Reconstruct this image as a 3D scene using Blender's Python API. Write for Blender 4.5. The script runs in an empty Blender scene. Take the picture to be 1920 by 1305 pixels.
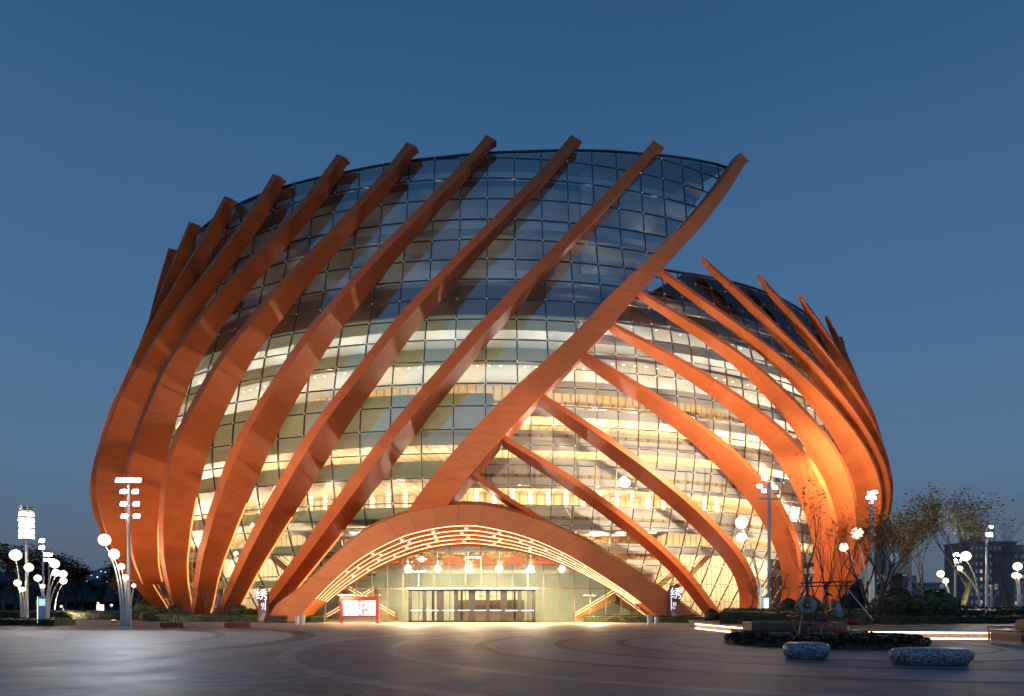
import bpy, bmesh, math, random
from math import sin, cos, tan, atan2, radians, degrees, pi, sqrt, hypot, floor
from mathutils import Vector, Matrix
random.seed(7)
SC = bpy.context.scene
COL = SC.collection

# ---------------------------------------------------------------- camera
F_PX, CX, HY, EYE = 1300.0, 960.0, 1133.0, 1.6
cam_d = bpy.data.cameras.new("camera")
cam = bpy.data.objects.new("camera", cam_d)
COL.objects.link(cam)
cam.location = (0, 0, EYE)
cam.rotation_euler = (radians(90), 0, 0)
cam_d.sensor_width = 36
cam_d.lens = 36 * F_PX / 1920
cam_d.shift_y = (HY - 652.5) / 1920
cam_d.clip_start = 0.1
cam_d.clip_end = 4000
SC.camera = cam

# ---------------------------------------------------------------- world, exposure (dusk: the sun is down)
SC.view_settings.view_transform = 'Standard'
SC.view_settings.look = 'None'
SC.view_settings.exposure = 0
SC.view_settings.gamma = 1
SC.cycles.use_denoising = True
SC.cycles.max_bounces = 8
SC.cycles.transparent_max_bounces = 24
SC.cycles.glossy_bounces = 3
SC.cycles.diffuse_bounces = 3
SC.cycles.sample_clamp_indirect = 4
SC.cycles.caustics_reflective = False
SC.cycles.caustics_refractive = False

def lin(r, g, b):
    f = lambda c: c / 12.92 if c <= 0.04045 else ((c + 0.055) / 1.055) ** 2.4
    return (f(r / 255), f(g / 255), f(b / 255), 1)

world = bpy.data.worlds.new("World")
SC.world = world
world.use_nodes = True
wn = world.node_tree.nodes; wl = world.node_tree.links
for n in list(wn): wn.remove(n)
w_tc = wn.new('ShaderNodeTexCoord'); w_sep = wn.new('ShaderNodeSeparateXYZ')
w_ramp = wn.new('ShaderNodeValToRGB'); w_bg = wn.new('ShaderNodeBackground'); w_out = wn.new('ShaderNodeOutputWorld')
wl.new(w_tc.outputs['Generated'], w_sep.inputs[0]); wl.new(w_sep.outputs['Z'], w_ramp.inputs[0])
e = w_ramp.color_ramp.elements
SKY = [(0.0, lin(84, 93, 106)), (0.07, lin(88, 105, 124)), (0.17, lin(86, 114, 144)), (0.32, lin(75, 111, 149)),
       (0.45, lin(65, 102, 143)), (0.58, lin(52, 91, 131)), (0.66, lin(46, 84, 121)), (1.0, lin(48, 80, 120))]
e[0].position, e[0].color = SKY[0]
e[1].position, e[1].color = SKY[-1]
for p_, c_ in SKY[1:-1]:
    q = e.new(p_); q.color = c_
w_nz = wn.new('ShaderNodeTexNoise'); w_nz.inputs['Scale'].default_value = 2.2; w_nz.inputs['Detail'].default_value = 4
w_mul = wn.new('ShaderNodeMapRange'); w_mul.inputs['From Min'].default_value = .3; w_mul.inputs['From Max'].default_value = .7
w_mul.inputs['To Min'].default_value = .97; w_mul.inputs['To Max'].default_value = 1.03
wl.new(w_tc.outputs['Generated'], w_nz.inputs['Vector']); wl.new(w_nz.outputs['Fac'], w_mul.inputs['Value'])
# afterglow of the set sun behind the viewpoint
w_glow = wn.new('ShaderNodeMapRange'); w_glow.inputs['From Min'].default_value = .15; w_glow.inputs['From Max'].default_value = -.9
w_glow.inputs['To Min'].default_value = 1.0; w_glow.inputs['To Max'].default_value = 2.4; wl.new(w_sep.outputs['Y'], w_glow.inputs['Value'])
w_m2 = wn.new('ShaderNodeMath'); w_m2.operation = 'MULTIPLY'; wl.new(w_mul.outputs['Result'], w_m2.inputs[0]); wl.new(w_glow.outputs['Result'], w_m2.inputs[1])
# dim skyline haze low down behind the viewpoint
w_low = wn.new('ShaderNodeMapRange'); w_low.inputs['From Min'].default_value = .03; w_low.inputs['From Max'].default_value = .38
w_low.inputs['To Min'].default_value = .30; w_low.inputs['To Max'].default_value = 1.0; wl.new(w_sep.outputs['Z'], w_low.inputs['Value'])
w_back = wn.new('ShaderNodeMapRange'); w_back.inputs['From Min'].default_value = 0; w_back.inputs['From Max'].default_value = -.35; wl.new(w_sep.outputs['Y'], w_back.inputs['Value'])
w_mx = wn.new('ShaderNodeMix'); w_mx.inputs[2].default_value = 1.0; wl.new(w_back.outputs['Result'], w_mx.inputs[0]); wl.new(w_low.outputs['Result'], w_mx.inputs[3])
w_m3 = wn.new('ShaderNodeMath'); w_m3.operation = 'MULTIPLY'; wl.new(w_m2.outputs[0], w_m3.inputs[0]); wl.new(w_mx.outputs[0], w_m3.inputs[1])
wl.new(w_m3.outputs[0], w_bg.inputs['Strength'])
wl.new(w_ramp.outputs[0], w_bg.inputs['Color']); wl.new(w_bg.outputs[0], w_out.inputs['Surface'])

# ---------------------------------------------------------------- helpers
def tag(o, label=None, cat=None, group=None, kind=None):
    if label: o['label'] = label
    if cat: o['category'] = cat
    if group: o['group'] = group
    if kind: o['kind'] = kind
    return o

def empty(name, loc, label, cat, group=None, rz=0):
    o = bpy.data.objects.new(name, None); COL.objects.link(o)
    o.location = loc; o.rotation_euler = (0, 0, rz); o.empty_display_size = .3
    return tag(o, label, cat, group)

class MB:
    """collects faces for ONE mesh object"""
    def __init__(s): s.v = []; s.f = []; s.uv = []; s.mi = []; s.smooth = False
    def quad(s, pts, mi=0, uv=None):
        n = len(s.v); s.v += [tuple(p) for p in pts]; s.f.append(tuple(range(n, n + len(pts))))
        s.uv.append(uv or [(0, 0)] * len(pts)); s.mi.append(mi)
    def mesh(s, verts, faces, mi=0):
        n = len(s.v); s.v += [tuple(p) for p in verts]
        for f in faces:
            s.f.append(tuple(n + i for i in f)); s.uv.append([(0, 0)] * len(f)); s.mi.append(mi)
    def box(s, c, d, rz=0, mi=0, rx=0, ry=0, taper=1):
        x, y, z = d[0] / 2, d[1] / 2, d[2] / 2
        M = Matrix.Translation(c) @ Matrix.Rotation(rz, 4, 'Z') @ Matrix.Rotation(ry, 4, 'Y') @ Matrix.Rotation(rx, 4, 'X')
        vs = [M @ Vector((sx * x * (taper if sz > 0 else 1), sy * y * (taper if sz > 0 else 1), sz * z)) for sz in (-1, 1) for sx, sy in ((-1, -1), (1, -1), (1, 1), (-1, 1))]
        s.mesh(vs, [(3, 2, 1, 0), (4, 5, 6, 7), (0, 1, 5, 4), (1, 2, 6, 5), (2, 3, 7, 6), (3, 0, 4, 7)], mi)
    def tube(s, pts, r, n=8, mi=0, cap=True):
        pts = [Vector(p) for p in pts]; k = len(pts)
        rs = r if isinstance(r, (list, tuple)) else [r] * k
        rings = []
        for i, p in enumerate(pts):
            d = (pts[min(i + 1, k - 1)] - pts[max(i - 1, 0)])
            if d.length < 1e-6: d = Vector((0, 0, 1))
            d.normalize()
            a = Vector((0, 0, 1)) if abs(d.z) < .9 else Vector((1, 0, 0))
            u = d.cross(a).normalized(); w = u.cross(d)
            rings.append([p + (u * cos(2 * pi * j / n) + w * sin(2 * pi * j / n)) * rs[i] for j in range(n)])
        b = len(s.v)
        for R in rings: s.v += [tuple(q) for q in R]
        for i in range(k - 1):
            for j in range(n):
                j2 = (j + 1) % n
                s.f.append((b + i * n + j, b + i * n + j2, b + (i + 1) * n + j2, b + (i + 1) * n + j)); s.uv.append([(0, 0)] * 4); s.mi.append(mi)
        if cap:
            s.f.append(tuple(b + j for j in range(n))[::-1]); s.uv.append([(0, 0)] * n); s.mi.append(mi)
            s.f.append(tuple(b + (k - 1) * n + j for j in range(n))); s.uv.append([(0, 0)] * n); s.mi.append(mi)
    def lathe(s, prof, c=(0, 0, 0), n=24, sx=1, sy=1, mi=0, M=None, wob=None):
        b = len(s.v)
        for r, z in prof:
            for j in range(n):
                a = 2 * pi * j / n; rr = r * (wob(a, z) if wob else 1)
                p = Vector((rr * cos(a) * sx, rr * sin(a) * sy, z))
                if M: p = M @ p
                s.v.append((p.x + c[0], p.y + c[1], p.z + c[2]))
        for i in range(len(prof) - 1):
            for j in range(n):
                j2 = (j + 1) % n
                s.f.append((b + i * n + j, b + i * n + j2, b + (i + 1) * n + j2, b + (i + 1) * n + j)); s.uv.append([(0, 0)] * 4); s.mi.append(mi)
        s.f.append(tuple(b + j for j in range(n))[::-1]); s.uv.append([(0, 0)] * n); s.mi.append(mi)
        k = len(prof) - 1
        s.f.append(tuple(b + k * n + j for j in range(n))); s.uv.append([(0, 0)] * n); s.mi.append(mi)
    def ball(s, c, r, n=12, m=8, mi=0, sz=1):
        s.lathe([(max(1e-3, sin(pi * i / m)) * r, -cos(pi * i / m) * r * sz) for i in range(m + 1)], c, n, mi=mi)
    def build(s, name, mats, parent=None, smooth=False, loc=None):
        me = bpy.data.meshes.new(name)
        me.from_pydata(s.v, [], s.f)
        if not isinstance(mats, (list, tuple)): mats = [mats]
        for m in mats: me.materials.append(m)
        me.polygons.foreach_set('material_index', s.mi)
        uvl = me.uv_layers.new(name='UVMap')
        flat = []
        for u in s.uv:
            for a in u: flat += [a[0], a[1]]
        uvl.data.foreach_set('uv', flat)
        if smooth:
            me.polygons.foreach_set('use_smooth', [True] * len(me.polygons))
        me.update()
        o = bpy.data.objects.new(name, me); COL.objects.link(o)
        if parent is not None:
            o.parent = parent
            if loc is None:      # mesh given in world coordinates
                pm = parent
                M = Matrix.Identity(4)
                chain = []
                while pm is not None: chain.append(pm); pm = pm.parent
                for q in reversed(chain):
                    M = M @ Matrix.Translation(q.location) @ q.rotation_euler.to_matrix().to_4x4()
                me.transform(M.inverted())
            else: o.location = loc
        return o

def gx(px, depth): return (px - CX) / F_PX * depth
def gz(py, depth): return EYE + (HY - py) / F_PX * depth
def P(px, py, depth): return Vector((gx(px, depth), depth, gz(py, depth)))
def gdepth(py): return EYE * F_PX / (py - HY)

def copy_tree(o, parent=None):
    c = o.copy(); COL.objects.link(c); c.parent = parent
    for ch in [q for q in bpy.data.objects if q.parent == o]: copy_tree(ch, c)
    return c

# ---------------------------------------------------------------- materials
def mat(name, col, rough=.6, metal=0, emit=None, es=0, noise=0, nscale=3, bump=0, spec=.5, coat=0):
    m = bpy.data.materials.new(name); m.use_nodes = True
    nt = m.node_tree; b = nt.nodes['Principled BSDF']
    c = col if len(col) == 4 else (*col, 1)
    b.inputs['Base Color'].default_value = c
    b.inputs['Roughness'].default_value = rough
    b.inputs['Metallic'].default_value = metal
    b.inputs['Specular IOR Level'].default_value = spec
    b.inputs['Coat Weight'].default_value = coat
    if emit:
        b.inputs['Emission Color'].default_value = emit if len(emit) == 4 else (*emit, 1)
        b.inputs['Emission Strength'].default_value = es
    if noise or bump:
        tc = nt.nodes.new('ShaderNodeTexCoord'); nz = nt.nodes.new('ShaderNodeTexNoise')
        nz.inputs['Scale'].default_value = nscale; nz.inputs['Detail'].default_value = 5
        nt.links.new(tc.outputs['Object'], nz.inputs['Vector'])
        if noise:
            mr = nt.nodes.new('ShaderNodeMapRange'); mr.inputs['From Min'].default_value = .3; mr.inputs['From Max'].default_value = .7
            mr.inputs['To Min'].default_value = 1 - noise; mr.inputs['To Max'].default_value = 1 + noise
            nt.links.new(nz.outputs['Fac'], mr.inputs['Value'])
            mx = nt.nodes.new('ShaderNodeVectorMath'); mx.operation = 'SCALE'; mx.inputs[0].default_value = c[:3]
            nt.links.new(mr.outputs['Result'], mx.inputs['Scale'])
            nt.links.new(mx.outputs[0], b.inputs['Base Color'])
        if bump:
            bp = nt.nodes.new('ShaderNodeBump'); bp.inputs['Strength'].default_value = bump
            nt.links.new(nz.outputs['Fac'], bp.inputs['Height']); nt.links.new(bp.outputs[0], b.inputs['Normal'])
    return m

class NG:
    """tiny node-maths helper"""
    def __init__(s, m): s.t = m.node_tree; s.n = s.t.nodes; s.l = s.t.links; s.b = s.n.get('Principled BSDF')
    def m(s, op, a, b=None, c=None, clamp=False):
        q = s.n.new('ShaderNodeMath'); q.operation = op; q.use_clamp = clamp
        for i, x in enumerate((a, b, c)):
            if x is None: continue
            if isinstance(x, (int, float)): q.inputs[i].default_value = x
            else: s.l.new(x, q.inputs[i])
        return q.outputs[0]
    def obj(s):
        tc = s.n.new('ShaderNodeTexCoord'); sp = s.n.new('ShaderNodeSeparateXYZ'); s.l.new(tc.outputs['Object'], sp.inputs[0])
        return tc.outputs['Object'], sp.outputs[0], sp.outputs[1], sp.outputs[2]
    def uv(s):
        tc = s.n.new('ShaderNodeTexCoord'); sp = s.n.new('ShaderNodeSeparateXYZ'); s.l.new(tc.outputs['UV'], sp.inputs[0])
        return sp.outputs[0], sp.outputs[1]
    def noise(s, vec, scale, detail=4, rough=.5):
        q = s.n.new('ShaderNodeTexNoise'); q.inputs['Scale'].default_value = scale; q.inputs['Detail'].default_value = detail
        q.inputs['Roughness'].default_value = rough
        if vec is not None: s.l.new(vec, q.inputs['Vector'])
        return q.outputs['Fac']
    def mix(s, fac, a, b):
        q = s.n.new('ShaderNodeMix'); q.data_type = 'RGBA'
        for i, x in ((0, fac), (6, a), (7, b)):
            if isinstance(x, (int, float)): q.inputs[i].default_value = x
            elif isinstance(x, tuple): q.inputs[i].default_value = x if len(x) == 4 else (*x, 1)
            else: s.l.new(x, q.inputs[i])
        return q.outputs[2]
    def band(s, x, c, w):   # 1 where |x-c|<w
        return s.m('LESS_THAN', s.m('ABSOLUTE', s.m('SUBTRACT', x, c)), w)

def frosted(name, col, k=.55):
    m = mat(name, col, .5); g = NG(m); out = g.n['Material Output']
    t = g.n.new('ShaderNodeBsdfTranslucent'); t.inputs[0].default_value = (*col, 1)
    mx = g.n.new('ShaderNodeMixShader'); mx.inputs[0].default_value = k
    g.l.new(g.b.outputs[0], mx.inputs[1]); g.l.new(t.outputs[0], mx.inputs[2]); g.l.new(mx.outputs[0], out.inputs['Surface'])
    return m
M_PARA_L = frosted('green_frosted_glass', (.84, .90, .76), .65)
M_PARA_R = frosted('white_frosted_glass', (.90, .89, .86), .42)
def orange_panel(name, col, step=1.6, rough=.5):
    """painted aluminium cladding with joints (u runs along the member, v across)"""
    m = mat(name, col, rough, metal=.05, spec=.32)
    g = NG(m); u, v = g.uv(); vec, x, y, z = g.obj()
    us = g.m('DIVIDE', g.m('ADD', u, g.m('MULTIPLY', v, .35)), step)
    fr = g.m('FRACT', us)
    cell = g.m('FLOOR', us)
    par = g.m('MODULO', cell, 2.0)
    tri = g.m('ADD', g.m('MULTIPLY', par, fr), g.m('MULTIPLY', g.m('SUBTRACT', 1.0, par), g.m('SUBTRACT', 1.0, fr)))
    diag = g.m('MULTIPLY', g.m('LESS_THAN', g.m('ABSOLUTE', g.m('SUBTRACT', v, g.m('MULTIPLY', tri, 3.2))), .03), .6)
    joint = g.m('MAXIMUM', g.m('LESS_THAN', fr, .024), diag)
    wn_ = g.n.new('ShaderNodeTexWhiteNoise'); wn_.noise_dimensions = '1D'; g.l.new(cell, wn_.inputs['W'])
    var = g.m('ADD', .96, g.m('MULTIPLY', wn_.outputs['Value'], .08))
    nz = g.m('ADD', .78, g.m('MULTIPLY', g.noise(vec, .5, 8, .65), .44))
    k = g.m('MULTIPLY', var, nz)
    sc = g.n.new('ShaderNodeVectorMath'); sc.operation = 'SCALE'; sc.inputs[0].default_value = col[:3]; g.l.new(k, sc.inputs['Scale'])
    c2 = g.mix(g.m('MULTIPLY', joint, .5), sc.outputs[0], (col[0] * .3, col[1] * .3, col[2] * .3))
    g.l.new(c2, g.b.inputs['Base Color'])
    g.l.new(g.m('ADD', rough - .06, g.m('MULTIPLY', g.noise(vec, 1.3, 3), .14)), g.b.inputs['Roughness'])
    bp = g.n.new('ShaderNodeBump'); bp.inputs['Strength'].default_value = .25; bp.inputs['Distance'].default_value = .05
    g.l.new(g.m('ADD', g.noise(vec, .6, 2), g.m('MULTIPLY', joint, -.4)), bp.inputs['Height']); g.l.new(bp.outputs[0], g.b.inputs['Normal'])
    return m

M_RIB = orange_panel('orange_cladding', (.56, .125, .034))
M_BEAM = orange_panel('orange_beam_cladding', (.66, .165, .046))
M_CANOPY = orange_panel('canopy_cladding', (.60, .178, .054), 1.7)
M_RIBIN = mat('orange_inner', (.30, .08, .03), .6)
M_MULL = mat('mullion', (.05, .05, .055), .35, metal=.6)
M_MULLW = mat('bronze_mullion', (.16, .10, .06), .35, metal=.6)
M_NODE = mat('steel_fixing', (.85, .85, .85), .3, metal=.3)
M_WHITE = mat('white_paint', (.72, .72, .69), .5, noise=.04, nscale=1)
M_PARA_U = mat('pale_frit_band', (.85, .86, .86), .5, noise=.05, nscale=.5)
M_CEIL = mat('ceiling', (.42, .42, .38), .7)
M_FLOOR = mat('inner_floor', (.4, .36, .3), .4)
M_DARK = mat('dark_steel', (.05, .055, .065), .5)
M_DARK2 = mat('grey_steel', (.36, .37, .39), .5, noise=.4, nscale=.3)
M_BEIGE = mat('beige_strut', (.45, .34, .22), .5)
M_LED = mat('led_strip', (1, .8, .5), emit=(1.0, .70, .38), es=2.3)
M_LEDG = mat('gold_led_strip', (1, .6, .2), emit=(1.0, .42, .10), es=1.1)
M_LEDW = mat('bright_led_line', (1, .8, .5), emit=(1.0, .66, .38), es=10)
M_SPOT = mat('downlight', (1, .9, .7), emit=(1.0, .72, .40), es=5)
M_SPOTS = mat('small_downlight', (1, .9, .7), emit=(1.0, .80, .50), es=12)
M_SCONCE = mat('sconce', (1, .9, .7), emit=(1.0, .76, .42), es=3)
M_GLOBE = mat('globe_glass', (1, .95, .85), emit=(1.0, .84, .62), es=2.0)
M_BULB = mat('flood_lens', (1, 1, 1), emit=(1.0, .90, .78), es=30)
M_BULBC = mat('cool_flood_lens', (1, 1, 1), emit=(.80, .90, 1.0), es=30)
M_POLE = mat('pole_paint', (.62, .60, .57), .35, metal=.3)
M_POLED = mat('grey_pole', (.30, .32, .34), .4, metal=.4)

def glass_mat(name, tint, refl=.34, rough=.0, tr=1.0):
    m = bpy.data.materials.new(name); m.use_nodes = True; nt = m.node_tree
    for n in list(nt.nodes): nt.nodes.remove(n)
    out = nt.nodes.new('ShaderNodeOutputMaterial'); mix = nt.nodes.new('ShaderNodeMixShader')
    t = nt.nodes.new('ShaderNodeBsdfTransparent'); t.inputs[0].default_value = (*tint, 1)
    g = nt.nodes.new('ShaderNodeBsdfGlossy'); g.inputs['Roughness'].default_value = rough; g.inputs[0].default_value = (.92, .96, 1, 1)
    lw = nt.nodes.new('ShaderNodeLayerWeight'); lw.inputs['Blend'].default_value = .35
    mr = nt.nodes.new('ShaderNodeMapRange'); mr.inputs['To Min'].default_value = refl * .55; mr.inputs['To Max'].default_value = min(1, refl * 2.2)
    nt.links.new(lw.outputs['Fresnel'], mr.inputs['Value']); nt.links.new(mr.outputs['Result'], mix.inputs[0])
    nt.links.new(t.outputs[0], mix.inputs[1]); nt.links.new(g.outputs[0], mix.inputs[2]); nt.links.new(mix.outputs[0], out.inputs[0])
    return m
M_GLASS_L = glass_mat('tinted_curtain_glass', (.80, .85, .83), .40)
M_GLASS_R = glass_mat('clear_curtain_glass', (.90, .90, .86), .16)
M_GLASS_E = glass_mat('clear_door_glass', (.86, .90, .86), .16)

def wood_slat():
    m = mat('wood_slat_wall', (.62, .40, .16), .55); g = NG(m); vec, x, y, z = g.obj()
    ang = g.m('ARCTAN2', x, y)
    fr = g.m('FRACT', g.m('MULTIPLY', ang, 46.0))
    gap = g.m('LESS_THAN', fr, .22)
    fr2 = g.m('FRACT', g.m('MULTIPLY', ang, 180.0)); fine = g.m('MULTIPLY', g.m('LESS_THAN', fr2, .25), .25)
    g.l.new(g.mix(g.m('MAXIMUM', gap, fine), g.mix(g.noise(vec, .5, 4), (.68, .50, .27), (.56, .40, .20)), (.32, .21, .10)), g.b.inputs['Base Color'])
    return m
M_WOOD = wood_slat()

# ---------------------------------------------------------------- the theatre: bowl profile
AX, AY = -2.26, 111.98
def interp(tab, x):
    if x <= tab[0][0]: 
        a, b = tab[0], tab[1]
        return a[1] + (x - a[0]) * (b[1] - a[1]) / (b[0] - a[0]) if False else a[1]
    for a, b in zip(tab, tab[1:]):
        if x <= b[0]: return a[1] + (x - a[0]) * (b[1] - a[1]) / (b[0] - a[0])
    return tab[-1][1]
def smooth_interp(tab, x):
    n = len(tab)
    if x <= tab[0][0]:
        s = (tab[1][1] - tab[0][1]) / (tab[1][0] - tab[0][0]); return tab[0][1] + s * (x - tab[0][0])
    if x >= tab[-1][0]:
        s = (tab[-1][1] - tab[-2][1]) / (tab[-1][0] - tab[-2][0]); return tab[-1][1] + s * (x - tab[-1][0])
    for i in range(n - 1):
        if x <= tab[i + 1][0]: break
    x0, y0 = tab[i]; x1, y1 = tab[i + 1]; h = x1 - x0
    def sl(k):
        if k <= 0: return (tab[1][1] - tab[0][1]) / (tab[1][0] - tab[0][0])
        if k >= n - 1: return (tab[-1][1] - tab[-2][1]) / (tab[-1][0] - tab[-2][0])
        return (tab[k + 1][1] - tab[k - 1][1]) / (tab[k + 1][0] - tab[k - 1][0])
    t = (x - x0) / h; m0 = sl(i) * h; m1 = sl(i + 1) * h
    return (2*t**3 - 3*t*t + 1) * y0 + (t**3 - 2*t*t + t) * m0 + (-2*t**3 + 3*t*t) * y1 + (t**3 - t*t) * m1
RO = [(-2, 47.5), (0, 49), (1.7, 50), (4.5, 52), (6.6, 53.4), (10.3, 55.2), (14, 56.2), (17, 56.2), (21.5, 55.2), (25, 54.2), (28, 53), (32, 51.6), (36, 50.3), (42, 49), (45.5, 48.3), (50, 47.5)]
DP = [(0, 2.0), (4, 2.2), (8, 2.8), (14, 3.4), (20, 3.1), (26, 2.7), (32, 2.2), (40, 1.5), (46, 1.1), (50, 1.0)]
DR = [(0, 2.0), (4, 2.2), (8, 2.8), (14, 3.4), (20, 2.6), (26, 1.8), (32, 1.15), (36, .9), (50, .9)]
def Ro(z): return smooth_interp(RO, z)
def Ri(z): return Ro(z) - smooth_interp(DP, z)
def RiR(z): return Ro(z) - smooth_interp(DR, z)
def cyl(phi, r, z):
    a = radians(phi); return Vector((AX + r * sin(a), AY - r * cos(a), z))

GZ = list(range(0, 50, 2))
TAB = {
 'B': [None, None, None, -9.4, -7.8, -6.1, -4.3, -2.4, -0.5, 1.4, 3.4, 5.5, 7.6, 9.5, 11.3, 13.4, 15.6, 17.8, 20.0, 22.3, 24.4, 26.5, 28.6, 30.6, 32.5],
 'L1': [-30.1, -25.6, -21.9, -18.7, -16.0, -13.6, -11.5, -9.6, -7.8, -6.2, -4.6, -3.0, -1.4, 0.3, 2.0, 3.7, 5.6, 7.4, 9.3, 11.3, 13.3, 15.2, 17.2, 19.1],
 'L2': [-36.8, -32.6, -28.9, -25.7, -23.0, -20.6, -18.5, -16.7, -15.1, -13.6, -12.1, -10.7, -9.3, -7.9, -6.4, -4.7, -3.0, -1.2, 0.7, 2.6, 4.6, 6.5, 8.3, 9.9],
 'L3': [-42.5, -38.6, -35.2, -32.2, -29.6, -27.4, -25.5, -23.9, -22.5, -21.2, -20.0, -18.8, -17.6, -16.4, -15.0, -13.5, -11.9, -10.2, -8.3, -6.3, -4.3, -2.4, -0.6, 0.9],
 'L4': [-48.1, -44.9, -42.1, -39.6, -37.4, -35.5, -33.9, -32.6, -31.4, -30.3, -29.2, -28.2, -27.0, -25.7, -24.3, -22.7, -20.9, -18.9, -16.8, -14.7, -12.6, -10.7, -9.1, -7.6],
 'L5': [None, -54.7, -51.4, -48.3, -45.6, -43.4, -41.7, -40.4, -39.5, -38.8, -38.2, -37.6, -36.9, -36.0, -34.7, -33.1, -31.0, -28.6, -26.0, -23.3, -20.9, -19.0, -17.3, -15.8],
 'L6': [-66.0, -62.0, -58.8, -56.5, -54.8, -53.3, -52.2, -51.3, -50.8, -50.3, -49.8, -49.2, -48.3, -46.9, -45.2, -43.0, -40.4, -37.6, -34.9, -32.2, -29.6, -27.6, -26.0, -24.6],
 'L7': [-74, -70.5, -67.5, -65.2, -63.6, -62.4, -61.6, -61.0, -60.6, -60.2, -59.8, -59.2, -58.4, -57.4, -56.0, -54.4, -51.8, -48.4, -44.6, -41.5, -38.6, -36.4, -34.6, -33.2],
 'Rb': [29.2, 25.6, 22.1, 18.5, 14.9, 11.3, 7.7, 4.0, 0.4, -3.2, -6.8],
 'Rc': [34.5, 33.1, 30.6, 27.3, 23.7, 20.1, 16.5, 13.0, 9.6, 6.3, 2.9, -0.5],
 'Rd': [44.0, 41.8, 39.4, 36.7, 33.9, 31.0, 27.9, 24.6, 21.2, 17.6, 14.0, 10.3, 6.6, 3.0],
 'Re': [52.0, 50.1, 47.7, 45.0, 42.4, 39.8, 37.2, 34.5, 31.6, 28.3, 24.5, 20.3, 15.8, 11.3, 7.4],
 'Rf': [59.0, 56.8, 54.1, 51.2, 48.4, 45.7, 43.2, 40.8, 38.4, 35.9, 33.1, 30.0, 26.5, 22.6, 18.6, 14.6, 11.2, 8.2],
 'Rg': [67.1, 63.5, 60.8, 58.6, 56.8, 54.9, 53.0, 50.7, 48.1, 45.2, 41.9, 38.3, 34.4, 30.4, 26.4, 22.5, 18.8, 15.6],
 'Rh': [74.0, 69.5, 66.2, 63.9, 62.1, 60.5, 58.9, 57.0, 54.6, 51.8, 48.5, 45.0, 41.4, 37.9, 34.6, 31.4, 28.2, 25.0, 21.8],
}
def table(k): return [(z, a) for z, a in zip(GZ, TAB[k]) if a is not None]
T = {k: table(k) for k in TAB}
def shifted(k, s0, s1, extra=0):
    n = T[k][-1][0]
    return [(z, a + s0 + (s1 - s0) * z / 46.0) for z, a in T[k]]
T['L8'] = shifted('L7', -8.5, -9.0); T['L9'] = shifted('L8', -8.5, -9.0); T['L10'] = shifted('L9', -8.5, -9.0)
T['Ri'] = shifted('Rh', 8.5, 8.6); T['Rj'] = shifted('Ri', 8.5, 8.6); T['Rk'] = shifted('Rj', 8.5, 8.6)
T['Rl'] = shifted('Rk', 8.5, 8.6); T['Rm'] = shifted('Rl', 8.5, 8.6)
def phiB(z): return smooth_interp(T['B'], z)
def rimL(phi): return interp([(-180, 41.5), (-110, 43.2), (-60, 43.5), (-36, 43.6), (-17, 43.1), (-5, 43.4), (5, 44.0), (11, 44.6), (18, 45.3), (30, 46.9), (40, 47.6)], phi)
def rimR(phi): return interp([(-5, 32.6), (10, 32.8), (22, 33.15), (27, 33.5), (37, 33.9), (60, 34.0), (100, 35.2), (180, 38.5)], phi)

theatre = empty('theatre', (AX, AY, 0), 'large round theatre wrapped in slanting orange ribs over lit glass walls', 'building')

def rib(name, tab, z0, z1, side, w, depth=None, width_tab=None, m=M_RIB, tip=.5):
    b = MB(); n = max(8, int((z1 - z0) / .8)); rows = []; u = 0; prev = None
    for i in range(n + 1):
        z = z0 + (z1 - z0) * i / n
        ro = Ro(z) - (.35 if side < 0 else 0) + (.1 if name == 'main_beam' else 0); ri = Ri(z)
        if depth: ri = Ro(z) - depth(z)
        ww = width_tab(z) if width_tab else w
        fade = min(1, (z1 - z) / 2.0)
        if z > z1 - 2.0: ri = ro - (ro - ri) * (.75 + .25 * fade)
        a = smooth_interp(tab, z); a2 = a + side * degrees(ww / ro)
        row = [cyl(a, ro, z), cyl(a2, ro, z), cyl(a2, ri, z), cyl(a, ri, z)]
        if i == n:
            row[1].z -= tip; row[2].z -= tip
        if prev is not None: u += (row[0] - prev[0]).length
        rows.append((row, u, ro - ri, ww)); prev = row
    for (r0, u0, d0, w0), (r1, u1, d1, w1) in zip(rows, rows[1:]):
        for k, (vo, vn) in enumerate(((0, w0), (0, d0), (0, w0), (0, d0))):
            k2 = (k + 1) % 4
            pts = [r0[k], r0[k2], r1[k2], r1[k]]; uv = [(u0, 0), (u0, vn), (u1, vn), (u1, 0)]
            if side < 0: pts = pts[::-1]; uv = uv[::-1]
            b.quad(pts, 0, uv)
    a = rows[0][0]; c = rows[-1][0]
    b.quad(a[::-1] if side > 0 else a); b.quad(c if side > 0 else c[::-1])
    return b.build(name, m, theatre)

for k in ('L1', 'L2', 'L3', 'L4', 'L5', 'L6', 'L7', 'L8', 'L9', 'L10'):
    top = {'L1': 46.1, 'L2': 45.1, 'L3': 44.6, 'L4': 44.3, 'L5': 44.2, 'L6': 44.0, 'L7': 44.0, 'L8': 44.0, 'L9': 44.0, 'L10': 43.8}[k]
    rib('rib', T[k], 3.9 if k == 'L5' else 0.02, top, 1, {'L1': 1.25, 'L2': 1.05}.get(k, .95))
for k in ('Rb', 'Rc', 'Rd', 'Re', 'Rf', 'Rg', 'Rh', 'Ri', 'Rj', 'Rk', 'Rl', 'Rm'):
    # each right-hand rib ends against the great beam or rises past the rim
    tab = T[k]; z1 = 34.15
    for i in range(400):
        z = i * .1
        if z > 5 and smooth_interp(tab, z) < phiB(z) + 2.3: z1 = z; break
    rib('rib', tab, .02, min(z1, 34.15), -1, .85, depth=(lambda z: smooth_interp(DR, z) * .97), tip=-.4)
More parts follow.
